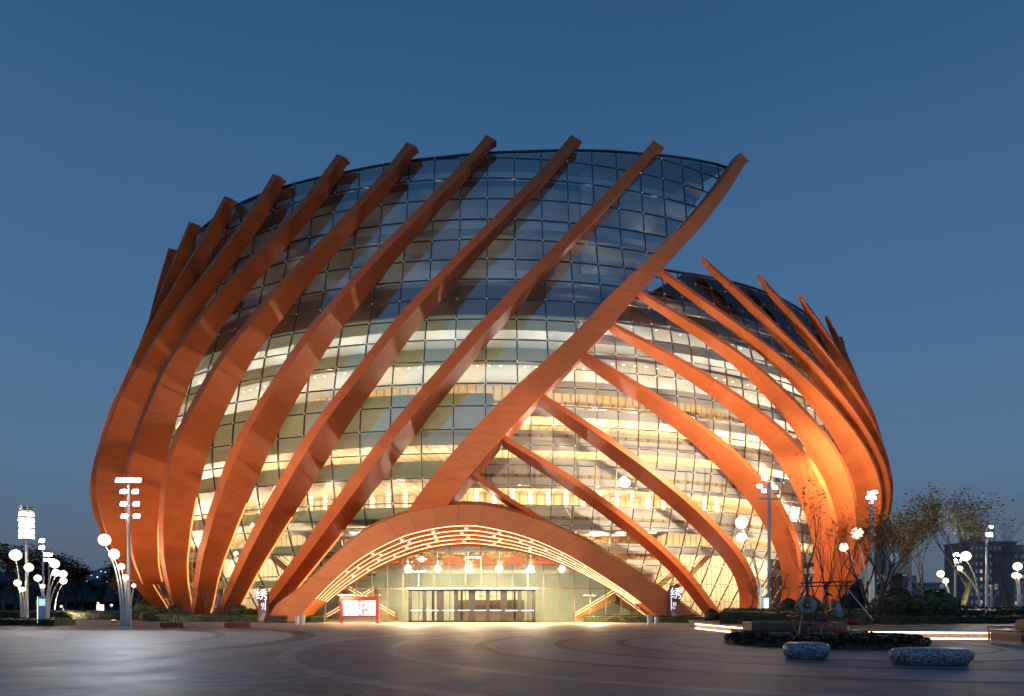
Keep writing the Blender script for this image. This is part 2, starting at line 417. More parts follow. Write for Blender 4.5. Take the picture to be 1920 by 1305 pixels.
# lowest one dips behind the canopy
RA = [(2, 13.2), (6, 9.6), (8.9, 5.0), (10.4, 2.2), (12.5, -.8), (15, -3.6)]
rib('rib', RA, 7.7, 13.6, -1, .7, depth=lambda z: smooth_interp(DR, z) * .9)
# the great slanting beam
rib('main_beam', T['B'], 8.7, 48.4, 1, 2.6, width_tab=lambda z: interp([(6, 3.1), (14, 3.0), (20, 2.75), (28, 2.35), (36, 1.9), (44, 1.45), (49, 1.2)], z), depth=lambda z: smooth_interp(DP, z) + .2, m=M_BEAM, tip=.6)

# warm strips of light along the roots of the lower ribs
def root_led(tab, side, z0, z1, w):
    b = MB(); n = int((z1 - z0) / .6)
    for i in range(n):
        q = []
        for z in (z0 + (z1 - z0) * i / n, z0 + (z1 - z0) * (i + 1) / n):
            a = smooth_interp(tab, z) + side * degrees((w + .06) / Ri(z)); r = Ri(z) + .25
            q.append((cyl(a, r, z), cyl(a + side * degrees(.09 / r), r, z), cyl(a + side * degrees(.09 / r), r - .12, z), cyl(a, r - .12, z)))
        for k in range(4):
            b.quad([q[0][k], q[0][(k + 1) % 4], q[1][(k + 1) % 4], q[1][k]])
    b.build('rib_light_strip', M_LEDG, theatre)
root_led(T['L1'], 1, .6, 8, 1.25); root_led(T['L2'], 1, .6, 9.5, 1.05); root_led(T['L3'], 1, .6, 11, .95)
root_led(T['L4'], 1, .6, 12, .95); root_led(T['L5'], 1, 4.2, 13.0, .95); root_led(T['L6'], 1, .6, 4.2, .95)

# ---------------------------------------------------------------- curtain walls
def curtain(name, dphi, dz, p0, p1, lo, hi, zr0, rimf, off, gm, mm, seed, bw=.04):
    rnd = random.Random(seed); g = MB(); mu = MB(); nd = MB()
    nrow = int(48 / dz) + 1
    zs = [zr0 + i * dz for i in range(nrow)]
    k0 = int(floor(p0 / dphi)); k1 = int(floor(p1 / dphi)) + 1
    R = lambda z: (Ri(z) if rimf is rimL else RiR(z)) - off
    jit = {}
    def clampcol(p, z):
        return min(max(p, lo(z)), hi(z))
    for i in range(nrow - 1):
        za, zb = zs[i], zs[i + 1]
        for k in range(k0, k1):
            pa, pb = k * dphi, (k + 1) * dphi
            A = clampcol(pa, za), clampcol(pb, za), clampcol(pb, zb), clampcol(pa, zb)
            if A[1] - A[0] < 1e-4 and A[2] - A[3] < 1e-4: continue
            tops = [min(zb, rimf(A[2])), min(zb, rimf(A[3]))]
            if tops[0] <= za + .02 and tops[1] <= za + .02: continue
            tops = [max(t, za) for t in tops]
            xm = AX + R(za) * sin(radians((A[0] + A[1]) / 2))
            if za < 7.6 * (1 - ((xm + 3.2) / 15.5) ** 2): continue
            js = [rnd.uniform(-.0025, .0025) for _ in range(4)]
            pts = [cyl(A[0], R(za) + js[0], za), cyl(A[1], R(za) + js[1], za), cyl(A[2], R(tops[0]) + js[2], tops[0]), cyl(A[3], R(tops[1]) + js[3], tops[1])]
            g.quad(pts)
    def bar(pa, pb, out, wdt, dep):
        pa = Vector(pa); pb = Vector(pb); d = (pb - pa)
        if d.length < .05: return
        d.normalize(); o = Vector(out).normalized(); s_ = d.cross(o).normalized()
        q = []
        for p in (pa, pb):
            q.append([p + s_ * wdt + o * .04, p - s_ * wdt + o * .04, p - s_ * wdt - o * dep, p + s_ * wdt - o * dep])
        for t in range(4): mu.quad([q[0][t], q[0][(t + 1) % 4], q[1][(t + 1) % 4], q[1][t]])
    for i in range(nrow):
        z = zs[i]
        for k in range(k0, k1):
            a, b_ = clampcol(k * dphi, z), clampcol((k + 1) * dphi, z)
            if b_ - a < .01: continue
            if z > rimf((a + b_) / 2): continue
            if z < 7.6 * (1 - ((AX + R(z) * sin(radians((a + b_) / 2)) + 3.2) / 15.5) ** 2): continue
            bar(cyl(a, R(z), z), cyl(b_, R(z), z), cyl((a + b_) / 2, 1, 0) - Vector((AX, AY, 0)), bw, .10)
    for k in range(k0, k1 + 1):
        ph = k * dphi
        for i in range(nrow - 1):
            za, zb = zs[i], min(zs[i + 1], rimf(ph))
            if zb <= za: continue
            if not (lo(za) < ph < hi(za) and lo(zb) < ph < hi(zb)): continue
            if za < 7.6 * (1 - ((AX + R(za) * sin(radians(ph)) + 3.2) / 15.5) ** 2): continue
            o = cyl(ph, 1, 0) - Vector((AX, AY, 0))
            bar(cyl(ph, R(za), za), cyl(ph, R(zb), zb), o, bw, .10)
            if lo(za) < ph < hi(za) and za > 1:
                c = cyl(ph, R(za) + .07, za); s_ = .11
                nd.mesh([c + Vector(v) * s_ for v in ((1, 0, 0), (-1, 0, 0), (0, 1, 0), (0, -1, 0), (0, 0, 1), (0, 0, -1))],
                        [(0, 2, 4), (2, 1, 4), (1, 3, 4), (3, 0, 4), (2, 0, 5), (1, 2, 5), (3, 1, 5), (0, 3, 5)])
    # coping along the rim
    pr = None
    for j in range(int((p1 - p0) / 1.5) + 1):
        ph = p0 + j * 1.5; z = rimf(ph)
        if lo(z) <= ph <= hi(z):
            q = cyl(ph, R(z), z)
            if pr is not None: bar(pr, q, Vector((0, 0, 1)), .12, .10)
            pr = q
    a = g.build(name, gm, theatre)
    b_ = mu.build('glazing_bars', mm, theatre)
    c = nd.build('glass_fixings', M_NODE, theatre); c['kind'] = 'stuff'
    return a
NOLO = lambda z: -1e9
NOHI = lambda z: 1e9
curtain('upper_left_glass', 3.0, 2.05, -111, 36, NOLO, lambda z: phiB(z) + .9 if z > 7 else -12.5 + .25 * z * 3, .15, rimL, .10, M_GLASS_L, M_MULL, 1)
curtain('right_glass', 2.12, 1.68, -14, 125, lambda z: phiB(max(z, 4)) + .4, NOHI, .2, rimR, .55, M_GLASS_R, M_MULLW, 2, .026)

# ---------------------------------------------------------------- interior: storeys, parapets, inner walls
def ring(name, r0, r1, z0, z1, p0, p1, m, step=3.0, parent=theatre, mb=None):
    """closed curved box between radii r0<r1 and heights z0<z1"""
    b = mb or MB(); n = max(1, int(abs(p1 - p0) / step))
    for i in range(n):
        a, c = p0 + (p1 - p0) * i / n, p0 + (p1 - p0) * (i + 1) / n
        A = [cyl(a, r0, z0), cyl(a, r1, z0), cyl(a, r1, z1), cyl(a, r0, z1)]
        C = [cyl(c, r0, z0), cyl(c, r1, z0), cyl(c, r1, z1), cyl(c, r0, z1)]
        for k in range(4):
            b.quad([A[k], A[(k + 1) % 4], C[(k + 1) % 4], C[k]])
        if i == 0: b.quad(A)
        if i == n - 1: b.quad(C[::-1])
    if mb: return None
    return b.build(name, m, parent)

# left-hand storeys: fascia bands (bottom, top)
left_bands = [(3.2, 4.0), (6.2, 7.2), (9.3, 10.3), (12.8, 14.2), (15.6, 20.1), (23.0, 24.4), (26.5, 27.8), (30.9, 31.9), (36.3, 37.1), (41.1, 41.9)]
for z0, z1 in left_bands:
    zm = (z0 + z1) / 2; rr = Ri(zm) - (1.6 if z1 < 30 else .3)
    ring('floor_fascia', rr - .03, rr, z0, z1, -112, phiB(zm) - .6, M_PARA_L if z1 < 30 else M_PARA_U)
right_bands = [(6.4, 7.3), (8.3, 10.5), (11.9, 14.6), (15.2, 17.0), (18.2, 18.9), (20.4, 21.5), (25.3, 26.1), (29.6, 30.3)]
for z0, z1 in right_bands:
    zm = (z0 + z1) / 2; rr = RiR(zm) - 2.2
    ring('floor_fascia', rr - .03, rr, z0, z1, phiB(zm) + .2, 122, M_PARA_R)
# floor slabs
for z0, zt in ((9.3, -1), (12.9, 0), (16.4, 0), (19.4, 0), (24.0, 0), (27.9, 0), (31.2, 0), (36.5, 1)):
    rr = Ri(z0) - 1.9
    ring('floor_slab', 41.0, rr, z0, z0 + .25, -112, 122 if zt < 1 else 20, M_WOOD if z0 < 20 else M_CEIL)
# inner timber wall and the dark upper volume
ring('timber_wall', 40.7, 41.0, 7.6, 24.3, -112, 122, M_WOOD)
ring('ground_wall', 40.7, 41.0, 0, 7.5, -112, -20, M_WOOD); ring('ground_wall', 40.7, 41.0, 0, 7.5, 19, 122, M_WOOD)
ring('upper_wall', 38.5, 38.9, 24.6, 36.0, -112, 122, M_DARK2)
ring('tower_wall', 43.0, 43.3, 33.0, 43.0, -112, 18, M_DARK2)
tw = MB()
for i in range(28):
    z0_ = 32.5 + i * .5
    ring('', 43.6, 43.9, z0_, z0_ + .5, 12, min(31.5, phiB(z0_ + .25) + .8), M_DARK2, mb=tw)
tw.build('tower_wall', M_DARK2, theatre)
# roof
rb = MB()
N = 60
for i in range(N):
    a, c = -200 + 231.5 * i / N, -200 + 231.5 * (i + 1) / N
    ra = lambda p: cyl(p, Ri(rimL(p)) - .3, rimL(max(p, -180)) - .08)
    rc = lambda p: cyl(p, 38, rimL(max(p, -180)) + .1)
    rb.quad([ra(a), ra(c), rc(c), rc(a)]); rb.quad([rc(a), rc(c), cyl(c, 10, 44), cyl(a, 10, 44)])
for i in range(40):
    a, c = 22 + 138 * i / 40, 22 + 138 * (i + 1) / 40
    ra = lambda p: cyl(p, RiR(rimR(p)) - .75, rimR(p) - .08)
    rb.quad([ra(a), ra(c), cyl(c, 36, 34.5), cyl(a, 36, 34.5)])
rb.build('roof', M_DARK, theatre)
# storey lamps: small bright fittings under each slab
def lamp_pt(name, p, e, col=(1.0, .91, .76), r=.12):
    l = bpy.data.lights.new(name, 'POINT'); l.energy = e; l.color = col; l.shadow_soft_size = r
    o = bpy.data.objects.new(name, l); COL.objects.link(o); o.parent = theatre; o.location = Vector(p) - Vector((AX, AY, 0)); return o
for z, st, e_ in ((3.4, 8, 420), (6.8, 5.5, 560), (10.6, 5, 600), (14.2, 5, 600), (17.6, 5, 680), (21.4, 5, 430), (25.9, 6, 420)):
    p = -66
    while p < 78:
        if z > 5 or p < -24 or p > 22: lamp_pt('storey_lamp', cyl(p, 44.6 if z > 5 else 44, z), e_ * (1.2 if p > 5 else 1.25))
        p += st
for z, st, e_ in ((34.2, 12, 90), (40.0, 9, 40)):  # dim lamps added to lighten the upper walls behind the glass
    p = -60
    while p < 30:
        lamp_pt('storey_lamp', cyl(p, 46.0, z), e_); p += st
# rows of small ceiling spots (two rows visible through the glass)
b = MB()
for z, rr, st in ((23.95, 48.9, 1.35), (23.95, 46.9, 1.35), (19.2, 48.0, 2.4), (27.9, 48.2, 3.2)):
    n = int(150 / st)
    for i in range(n):
        a = -70 + i * st + random.uniform(-.1, .1)
        if i % 7 == 5: continue
        c = cyl(a, rr, z); q = [c + Vector((.10 * cos(t * pi / 3), .10 * sin(t * pi / 3), 0)) for t in range(6)]
        b.quad(q)
o = b.build('ceiling_spots', M_SPOTS, theatre); o['kind'] = 'stuff'
# ceiling that carries the high spots
# wall sconces, stacked glowing blocks on the timber wall
for i in range(30):
    ph = -30 + i * 2.05
    b = MB()
    for j in range(4):
        b.box(cyl(ph, 47.2, 10.75 + j * .44), (.40, .12, .30), rz=radians(ph))
    b.tube([cyl(ph, 47.2, 10.6), cyl(ph, 47.2, 12.9)], .03, 4)
    b.build('wall_sconce', M_SCONCE, theatre)
# ---------------------------------------------------------------- entrance canopy and lobby
def resample(pts, n):
    L = [0]
    for a, b in zip(pts, pts[1:]): L.append(L[-1] + (b - a).length)
    out = []
    for i in range(n):
        s = L[-1] * i / (n - 1); k = 0
        while k < len(L) - 2 and L[k + 1] < s: k += 1
        t = (s - L[k]) / max(1e-9, L[k + 1] - L[k]); out.append(pts[k].lerp(pts[k + 1], t))
    return out
def smoothpts(p, it=3):
    for _ in range(it):
        p = [p[0]] + [(p[i - 1] + p[i] * 2 + p[i + 1]) / 4 for i in range(1, len(p) - 1)] + [p[-1]]
    return p
def dF(x): return 56.5 + (abs(x - 885) / 400) ** 2 * 4.5
def dO(x): return dF(x) + .3
def dS(x): return 61.2 + (abs(x - 885) / 400) ** 2 * 1.2
O_px = [(500, 1165), (504, 1144), (546, 1118), (589, 1079), (633, 1035), (677, 998), (721, 976), (764, 961), (808, 951), (870, 945), (912, 947), (964, 959), (1016, 977), (1068, 999), (1120, 1026), (1172, 1060), (1225, 1094), (1277, 1133), (1323, 1165)]
F_px = [(556, 1166), (574, 1141), (620, 1092), (668, 1050), (712, 1024), (764, 1000), (830, 986), (878, 983), (896, 983.6), (964, 998), (1016, 1016), (1068, 1041), (1120, 1073), (1172, 1107), (1219, 1143), (1245, 1166)]
S_px = [(578, 1166), (589, 1151), (644, 1107), (688, 1079), (721, 1061), (764, 1044), (808, 1031), (852, 1025), (896, 1024), (912, 1027), (964, 1033), (1016, 1045), (1068, 1065), (1120, 1091), (1172, 1120), (1209, 1148), (1228, 1166)]
NC = 81
Oc = smoothpts(resample([P(x, y, dO(x)) for x, y in O_px], NC), 4)
Fc = smoothpts(resample([P(x, y, dF(x)) for x, y in F_px], NC), 4)
Sc = smoothpts(resample([P(x, y, dS(x)) for x, y in S_px], NC), 4)
Kc = [p + Vector((0, .9, .42)) for p in Oc]            # folded-back top edge
Bc = [Vector((p.x * .98, AY - 44.5, p.z + .2)) for p in Oc]
canopy = MB()
U = [0]
for a, b in zip(Fc, Fc[1:]): U.append(U[-1] + (b - a).length)
def loft(b, A, B, v0=0, v1=1, flip=False):
    for i in range(NC - 1):
        q = [A[i], A[i + 1], B[i + 1], B[i]]; uv = [(U[i], v0), (U[i + 1], v0), (U[i + 1], v1), (U[i], v1)]
        if flip: q = q[::-1]; uv = uv[::-1]
        b.quad(q, 0, uv)
loft(canopy, Fc, Oc, 0, 0); loft(canopy, Oc, Kc, 0, 0); loft(canopy, Kc, Bc, 0, 0); 
for t_ in range(10):
    loft(canopy, [b_.lerp(a_, t_ / 10) for a_, b_ in zip(Fc, Sc)], [b_.lerp(a_, (t_ + 1) / 10) for a_, b_ in zip(Fc, Sc)], 0, 0)
for i in (0, NC - 1):
    canopy.quad([Fc[i], Oc[i], Kc[i], Bc[i], Sc[i]])
can = canopy.build('entrance_canopy', M_CANOPY, theatre)
for t in (.03, .24, .44, .63, .82):
    b = MB(); lo_, hi_ = 6, NC - 7
    for i in range(lo_, hi_):
        a = Fc[i].lerp(Sc[i], t); c = Fc[i + 1].lerp(Sc[i + 1], t)
        a2 = Fc[i].lerp(Sc[i], t + .006); c2 = Fc[i + 1].lerp(Sc[i + 1], t + .006)
        dn = Vector((0, -.03, -.055))
        b.quad([a + dn, c + dn, c2 + dn, a2 + dn]); b.quad([a, c, c + dn, a + dn]); b.quad([a2 + dn, c2 + dn, c2, a2])
    b.build('light_strip', M_LED, can)
for row, t in enumerate((.135, .34, .535, .725)):
    n = (9, 10, 9, 8)[row]
    for j in range(n):
        i = int(14 + (NC - 28) * (j + (.5 if row % 2 else .15)) / n)
        c = Fc[i].lerp(Sc[i], t); b = MB()
        b.lathe([(.13, -.06), (.11, -.10)], c, 10)
        b.build('downlight', M_SPOT, can)

# glass screen under the canopy
GY = 61.2
def sz_at(x):
    for a, b in zip(Sc, Sc[1:]):
        if a.x <= x <= b.x: return a.z + (b.z - a.z) * (x - a.x) / (b.x - a.x)
    return 0
g = MB(); mu = MB()
xs = [gx(610 + 29.2 * i, GY) for i in range(22)]
for a, b in zip(xs, xs[1:]):
    for za, zb in ((0.15, 2.96), (3.0, 20)):
        ta, tb = min(zb, sz_at(a)), min(zb, sz_at(b))
        if ta <= za and tb <= za: continue
        if za < 1 and gx(766, GY) - .2 < (a + b) / 2 < gx(1004, GY): continue
        j = random.uniform(-.004, .004)
        g.quad([(a, GY, za), (b, GY + j, za), (b, GY + j, max(za, tb)), (a, GY, max(za, ta))])
for x in xs:
    t = sz_at(x)
    if t > .3: mu.box((x, GY, t / 2), (.07, .16, t))
mu.box((gx(912, GY), GY + .01, 2.97), (xs[-1] - xs[0] - 2.6, .12, .09))
mu.box((gx(912, GY), GY, .09), (xs[-1] - xs[0], .2, .14))
g.build('entrance_glass', M_GLASS_E, theatre)
mu.build('entrance_frame', mat('bronze_frame', (.19, .14, .10), .4, metal=.5), theatre)
# door set
M_DFR = mat('brown_door_frame', (.014, .011, .011), .5)
b = MB(); b.box((gx(885.5, 61), 60.95, 3.0), (gx(1007, 61) - gx(764, 61), .9, .10)); b.build('door_head', mat('pale_door_head', (.75, .66, .55), .4), theatre)
dx = [gx(766 + 29.75 * i, 60.8) for i in range(9)]
for i in range(8):
    a, c = dx[i], dx[i + 1]; fr = MB()
    for x_, w_ in ((a, .60 if i % 2 == 0 else .34), (c, .34 if i % 2 == 0 else .60)):
        s = 1 if x_ == a else -1
        fr.box((x_ + s * w_ / 4, 60.8, 1.45), (w_ / 2, .12, 2.86))
    fr.box(((a + c) / 2, 60.8, 2.82), (c - a - .1, .12, .12)); fr.box(((a + c) / 2, 60.8, .10), (c - a - .1, .12, .16))
    d = fr.build('door', M_DFR, theatre)
    h = MB(); h.box(((a + c) / 2, 60.72, 1.06), (c - a - .30, .05, .07)); h.build('push_bar', M_POLE, d)
    p = MB(); p.quad([(a, 60.84, .1), (c, 60.84, .1), (c, 60.84, 2.8), (a, 60.84, 2.8)]); p.build('pane', M_GLASS_E, d)
    for sx_ in (a, c):
        pass
# inner vestibule posts
for px in (812, 866, 965):
    b = MB(); b.box((gx(px, 64), 64, 1.45), (.2, .2, 2.9)); b.build('vestibule_post', M_DFR, theatre)

# lobby behind it
LY = 68.5
m = mat('ribbed_green_wall', (.50, .55, .42), .5); g_ = NG(m); vec, x, y, z = g_.obj()
fr = g_.m('FRACT', g_.m('MULTIPLY', x, 4.0)); g_.l.new(g_.mix(g_.m('LESS_THAN', fr, .3), (.52, .57, .44), (.43, .48, .36)), g_.b.inputs['Base Color'])
M_GREEN = m
b = MB(); b.box((gx(905, LY), LY, 2.35), (34, .2, 4.7)); b.build('lobby_wall', M_GREEN, theatre)
b = MB(); b.box((gx(905, LY), LY - 1.2, 5.35), (34, .3, 1.6)); b.build('lobby_fascia', mat('cream_fascia', (.80, .74, .60), .5), theatre)
b = MB()
for i in range(30):
    b.lathe([(.07, 0), (.07, .04)], (-14 + i * 1.25, LY - 1.38, 5.0), 8)
o = b.build('lobby_speakers', M_DARK, theatre)
m = mat('gold_lattice', (.5, .3, .12), .5, metal=.2); g_ = NG(m); vec, x, y, z = g_.obj()
vo = g_.n.new('ShaderNodeTexVoronoi'); vo.inputs['Scale'].default_value = 2.2; vo.feature = 'DISTANCE_TO_EDGE'; g_.l.new(vec, vo.inputs['Vector'])
g_.l.new(g_.mix(g_.m('LESS_THAN', vo.outputs['Distance'], .07), (.55, .33, .13), (.16, .07, .03)), g_.b.inputs['Base Color'])
M_LATT = m
b = MB(); b.box((gx(905, LY), LY - 1.6, 7.1), (34, .12, 2.2)); b.build('lattice_screen', M_LATT, theatre)
b = MB()
for i in range(9):
    c = gx(793 + 57.5 * (i - 2), 66)
    pts = [(c + 1.15 * cos(pi * t / 12), 66.6, 5.45 + .75 * sin(pi * t / 12)) for t in range(13)]
    b.quad(pts); b.quad([(p[0], 66.75, p[2]) for p in pts])
b.build('scallop_panels', mat('red_scallop', (.62, .13, .05), .5), theatre)
b = MB(); b.box((gx(905, LY), 65.2, 8.15), (34, 7.0, .12)); b.build('lobby_ceiling', M_CEIL, theatre)
for i, x_ in enumerate((765, 820, 878, 936, 995, 1053)):
    gl = MB(); gl.ball((0, 0, 0), .36, 16, 10); gl.tube([(0, 0, .34), (0, 0, 3.2)], .015, 5)
    o = gl.build('pendant_globe', M_GLOBE, smooth=True)
    o.location = (gx(x_, 64), 64, 4.85)
    tag(o, ('leftmost', 'second from the left', 'third from the left', 'fourth from the left', 'fifth from the left', 'rightmost')[i] + ' of the white globe pendants in the entrance hall', 'pendant lamp', 'globe pendants in the entrance hall')
# ceiling lamps of the lobby
b = MB()
for i in range(12):
    for yy in (62.6, 65.0):
        c = Vector((-14 + i * 2.4, yy, 8.05)); b.quad([c + Vector((-.6, -.15, 0)), c + Vector((.6, -.15, 0)), c + Vector((.6, .15, 0)), c + Vector((-.6, .15, 0))])
b.build('lobby_lamps', mat('lobby_lamp', (1, 1, 1), emit=(1.0, .84, .58), es=16), theatre)
for x_ in (-14, -9.5, -5, -1, 3.5, 8):
    lamp_pt('lobby_lamp', (x_, 64.6, 7.4), 380, (1.0, .88, .62), .15)
# stairs with glowing nosings, left and right of the doors
M_STAIR = mat('bronze_stair', (.55, .27, .09), .35, metal=.3)
def stair(x0, z0, x1, z1, y):
    b = MB()
    b.quad([(x0, y, max(0.05, z0 - 1.1)), (x1, y, z1 - 1.1), (x1, y, z1), (x0, y, z0)]); b.quad([(x0, y + 1.6, max(.05, z0 - 1.1)), (x1, y + 1.6, z1 - 1.1), (x1, y + 1.6, z1), (x0, y + 1.6, z0)][::-1])
    b.quad([(x0, y, z0), (x1, y, z1), (x1, y + 1.6, z1), (x0, y + 1.6, z0)])
    b.quad([(x0, y, max(0.05, z0 - 1.1)), (x0, y, z0), (x0, y + 1.6, z0), (x0, y + 1.6, max(.05, z0 - 1.1))])
    s = b.build('lobby_stair', M_STAIR, theatre)
    l = MB()
    for dz in (.04, -.22):
        l.tube([(x0, y - .05, z0 + dz), (x1, y - .05, z1 + dz)], .03, 5)
    l.build('stair_light', M_LED, s)
stair(gx(1078, 63.5), .75, gx(1155, 63.5), 3.0, 63.5)
stair(gx(1225, 64.5), .3, gx(1150, 64.5), 3.0, 64.8)
stair(gx(740, 63.5), .75, gx(640, 63.5), 3.6, 63.5)
stair(gx(600, 65.5), .3, gx(700, 65.5), 3.2, 65.8)
# grand stair seen through the right-hand glass
stair(gx(1190, 70), 2.0, gx(1262, 70), 5.5, 69.5); stair(gx(1262, 71), 3.5, gx(1345, 71), 8.2, 71)
stair(gx(600, 70), 2.5, gx(480, 70), 8.0, 72)
# lettering on the lobby bulkhead
def text(name, body, size, loc, m, parent, rot=(pi / 2, 0, 0), extr=.01, align='CENTER', cjk=False, sx=1):
    cu = bpy.data.curves.new(name, 'FONT'); cu.body = body; cu.size = size; cu.extrude = extr; cu.align_x = align; cu.align_y = 'CENTER'
    tmp = bpy.data.objects.new(name + '_tmp', cu); COL.objects.link(tmp)
    bpy.context.view_layer.update()
    dg = bpy.context.evaluated_depsgraph_get()
    me = bpy.data.meshes.new_from_object(tmp.evaluated_get(dg)); me.name = name
    bpy.data.objects.remove(tmp, do_unlink=True)
    me.materials.clear(); me.materials.append(m)
    o = bpy.data.objects.new(name, me); COL.objects.link(o)
    o.rotation_euler = rot; o.location = loc; o.scale = (sx, 1, 1)
    if parent is not None:
        o.parent = parent
    return o
bk = MB(); bk.box((gx(920, 65), 65, 2.35), (5.6, .15, .55)); bk.build('lobby_sign_board', mat('cream_board', (.8, .74, .56), .5), theatre)
bk = MB(); bk.box((gx(920, 67.5), 67.4, 1.0), (6.5, .5, 2.0)); bk.build('reception_back', mat('brown_counter', (.16, .10, .06), .5), theatre)
tx = text('lobby_sign_text', 'Batch Zone', .40, (gx(916, 64.9) - AX, 64.88 - AY, 2.36), mat('red_letters', (.35, .02, .02), .5), theatre)
# leaf tests end here
# ---------------------------------------------------------------- plaza
def plaza_mat():
    m = mat('plaza_paving', (.2, .2, .2), .6, spec=.22); g = NG(m); vec, x, y, z = g.obj()
    def dist(cx, cy):
        a = g.m('SUBTRACT', x, cx); b = g.m('SUBTRACT', y, cy)
        return g.m('SQRT', g.m('ADD', g.m('MULTIPLY', a, a), g.m('MULTIPLY', b, b)))
    wob = g.m('MULTIPLY', g.m('SUBTRACT', g.noise(vec, .05, 2), .5), 1.0)
    dR = g.m('ADD', dist(12.3, 27.5), wob); dL = dist(-30.0, 30.0)
    light = (.20, .18, .17); dark = (.07, .068, .07); pinkc = (.20, .135, .12); greyc = (.15, .15, .16)
    # small bond pattern
    br = g.n.new('ShaderNodeTexBrick'); br.inputs['Scale'].default_value = 1.0
    br.inputs['Brick Width'].default_value = .9; br.inputs['Row Height'].default_value = .45; br.inputs['Mortar Size'].default_value = .012
    br.inputs['Color1'].default_value = (.74, .74, .75, 1); br.inputs['Color2'].default_value = (1.2, 1.18, 1.16, 1); br.inputs['Mortar'].default_value = (.4, .4, .4, 1)
    g.l.new(vec, br.inputs['Vector'])
    # ring zones around the flower bed on the right
    def zones(d, rings, base):
        c = base
        for r0, r1, colr in rings:
            inside = g.m('MULTIPLY', g.m('GREATER_THAN', d, r0), g.m('LESS_THAN', d, r1))
            c = g.mix(inside, c, colr)
        return c
    base = g.mix(g.noise(vec, .06, 3), (.17, .155, .15), (.205, .188, .18))
    c = base
    # left system
    c = zones(dL, [(0, 15.8, (.26, .225, .21)), (15.8, 16.3, dark), (16.3, 19.6, (.25, .22, .205)), (19.6, 20.7, dark), (20.7, 22.5, (.21, .19, .185)), (22.5, 22.8, light), (22.8, 24.5, (.13, .12, .125)), (24.5, 24.9, light)], c)
    # inner swirl field in the foreground
    fg = g.m('MULTIPLY', g.m('GREATER_THAN', dL, 24.9), g.m('GREATER_THAN', dR, 20.3))
    near = g.m('LESS_THAN', y, 22.5)
    fg = g.m('MULTIPLY', fg, near)
    def swirl(cx, cy, step, col):
        d = dist(cx, cy); w = g.m('ADD', d, g.m('MULTIPLY', g.m('SUBTRACT', g.noise(vec, .6, 2), .5), .25))
        return d, g.m('LESS_THAN', g.m('FRACT', g.m('DIVIDE', w, step)), .45)
    sw = g.mix(.5, (.14, .14, .15), (.16, .155, .16))
    for cx, cy, R_, st, ca, cb in ((-3.6, 12.6, 2.6, .62, (.20, .145, .125), (.11, .115, .125)), (-6.5, 16.0, 3.0, .8, (.19, .18, .18), (.12, .12, .13)), (-8.4, 12.4, 2.4, .7, (.18, .17, .17), (.13, .13, .135)), (-5.6, 11.0, 1.6, .5, (.17, .13, .12), (.12, .12, .13))):
        d, s_ = swirl(cx, cy, st, None)
        sw = g.mix(g.m('LESS_THAN', d, R_), sw, g.mix(s_, ca, cb))
    c = g.mix(fg, c, sw)
    # right system
    c = zones(dR, [(5.5, 5.9, (.015, .02, .022)), (5.9, 7.85, (.20, .195, .20)), (7.85, 8.2, (.015, .015, .018)), (8.2, 10.35, (.155, .135, .13)), (10.35, 10.75, (.015, .025, .028)), (10.75, 13.3, (.19, .19, .20)), (13.3, 13.8, (.05, .035, .034)), (13.8, 16.6, (.15, .128, .122)), (16.6, 17.0, (.26, .23, .22)), (17.0, 19.9, (.12, .13, .145)), (19.9, 20.4, (.27, .22, .22)), (0, 5.6, (.17, .145, .14))], c)
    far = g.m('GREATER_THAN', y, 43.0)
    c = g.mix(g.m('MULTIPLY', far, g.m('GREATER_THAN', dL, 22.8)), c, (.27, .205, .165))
    q = g.n.new('ShaderNodeMix'); q.data_type = 'RGBA'; q.blend_type = 'MULTIPLY'; q.inputs[0].default_value = 1
    g.l.new(c, q.inputs[6]); g.l.new(br.outputs['Color'], q.inputs[7])
    fine = g.m('ADD', .80, g.m('MULTIPLY', g.noise(vec, 7.0, 5, .7), .4))
    stain = g.m('ADD', .62, g.m('MULTIPLY', g.noise(vec, .35, 6, .6), .5))
    sc = g.n.new('ShaderNodeVectorMath'); sc.operation = 'SCALE'; g.l.new(q.outputs[2], sc.inputs[0]); g.l.new(stain, sc.inputs['Scale'])
    sc2 = g.n.new('ShaderNodeVectorMath'); sc2.operation = 'MULTIPLY'; g.l.new(sc.outputs[0], sc2.inputs[0]); cb = g.n.new('ShaderNodeCombineXYZ')
    for i_, k_ in enumerate((.96, 1.0, 1.07)): g.l.new(g.m('MULTIPLY', fine, k_), cb.inputs[i_])
    g.l.new(cb.outputs[0], sc2.inputs[1]); g.l.new(sc2.outputs[0], g.b.inputs['Base Color'])
    g.l.new(g.m('ADD', .40, g.m('MULTIPLY', g.noise(vec, .5, 5, .6), .38)), g.b.inputs['Roughness'])
    bp = g.n.new('ShaderNodeBump'); bp.inputs['Strength'].default_value = .35; bp.inputs['Distance'].default_value = .02
    g.l.new(g.m('ADD', g.m('MULTIPLY', br.outputs['Fac'], -.6), g.noise(vec, 9, 4)), bp.inputs['Height']); g.l.new(bp.outputs[0], g.b.inputs['Normal'])
    return m
b = MB()
xs_ = [-1500, -300, -120, -60, 0, 60, 120, 300, 1500]; ys_ = [-200, -30, 0, 30, 60, 120, 300, 2500]
for i in range(len(xs_) - 1):
    for j in range(len(ys_) - 1):
        b.quad([(xs_[i], ys_[j], 0), (xs_[i + 1], ys_[j], 0), (xs_[i + 1], ys_[j + 1], 0), (xs_[i], ys_[j + 1], 0)])
tag(b.build('plaza', plaza_mat()), kind='structure')

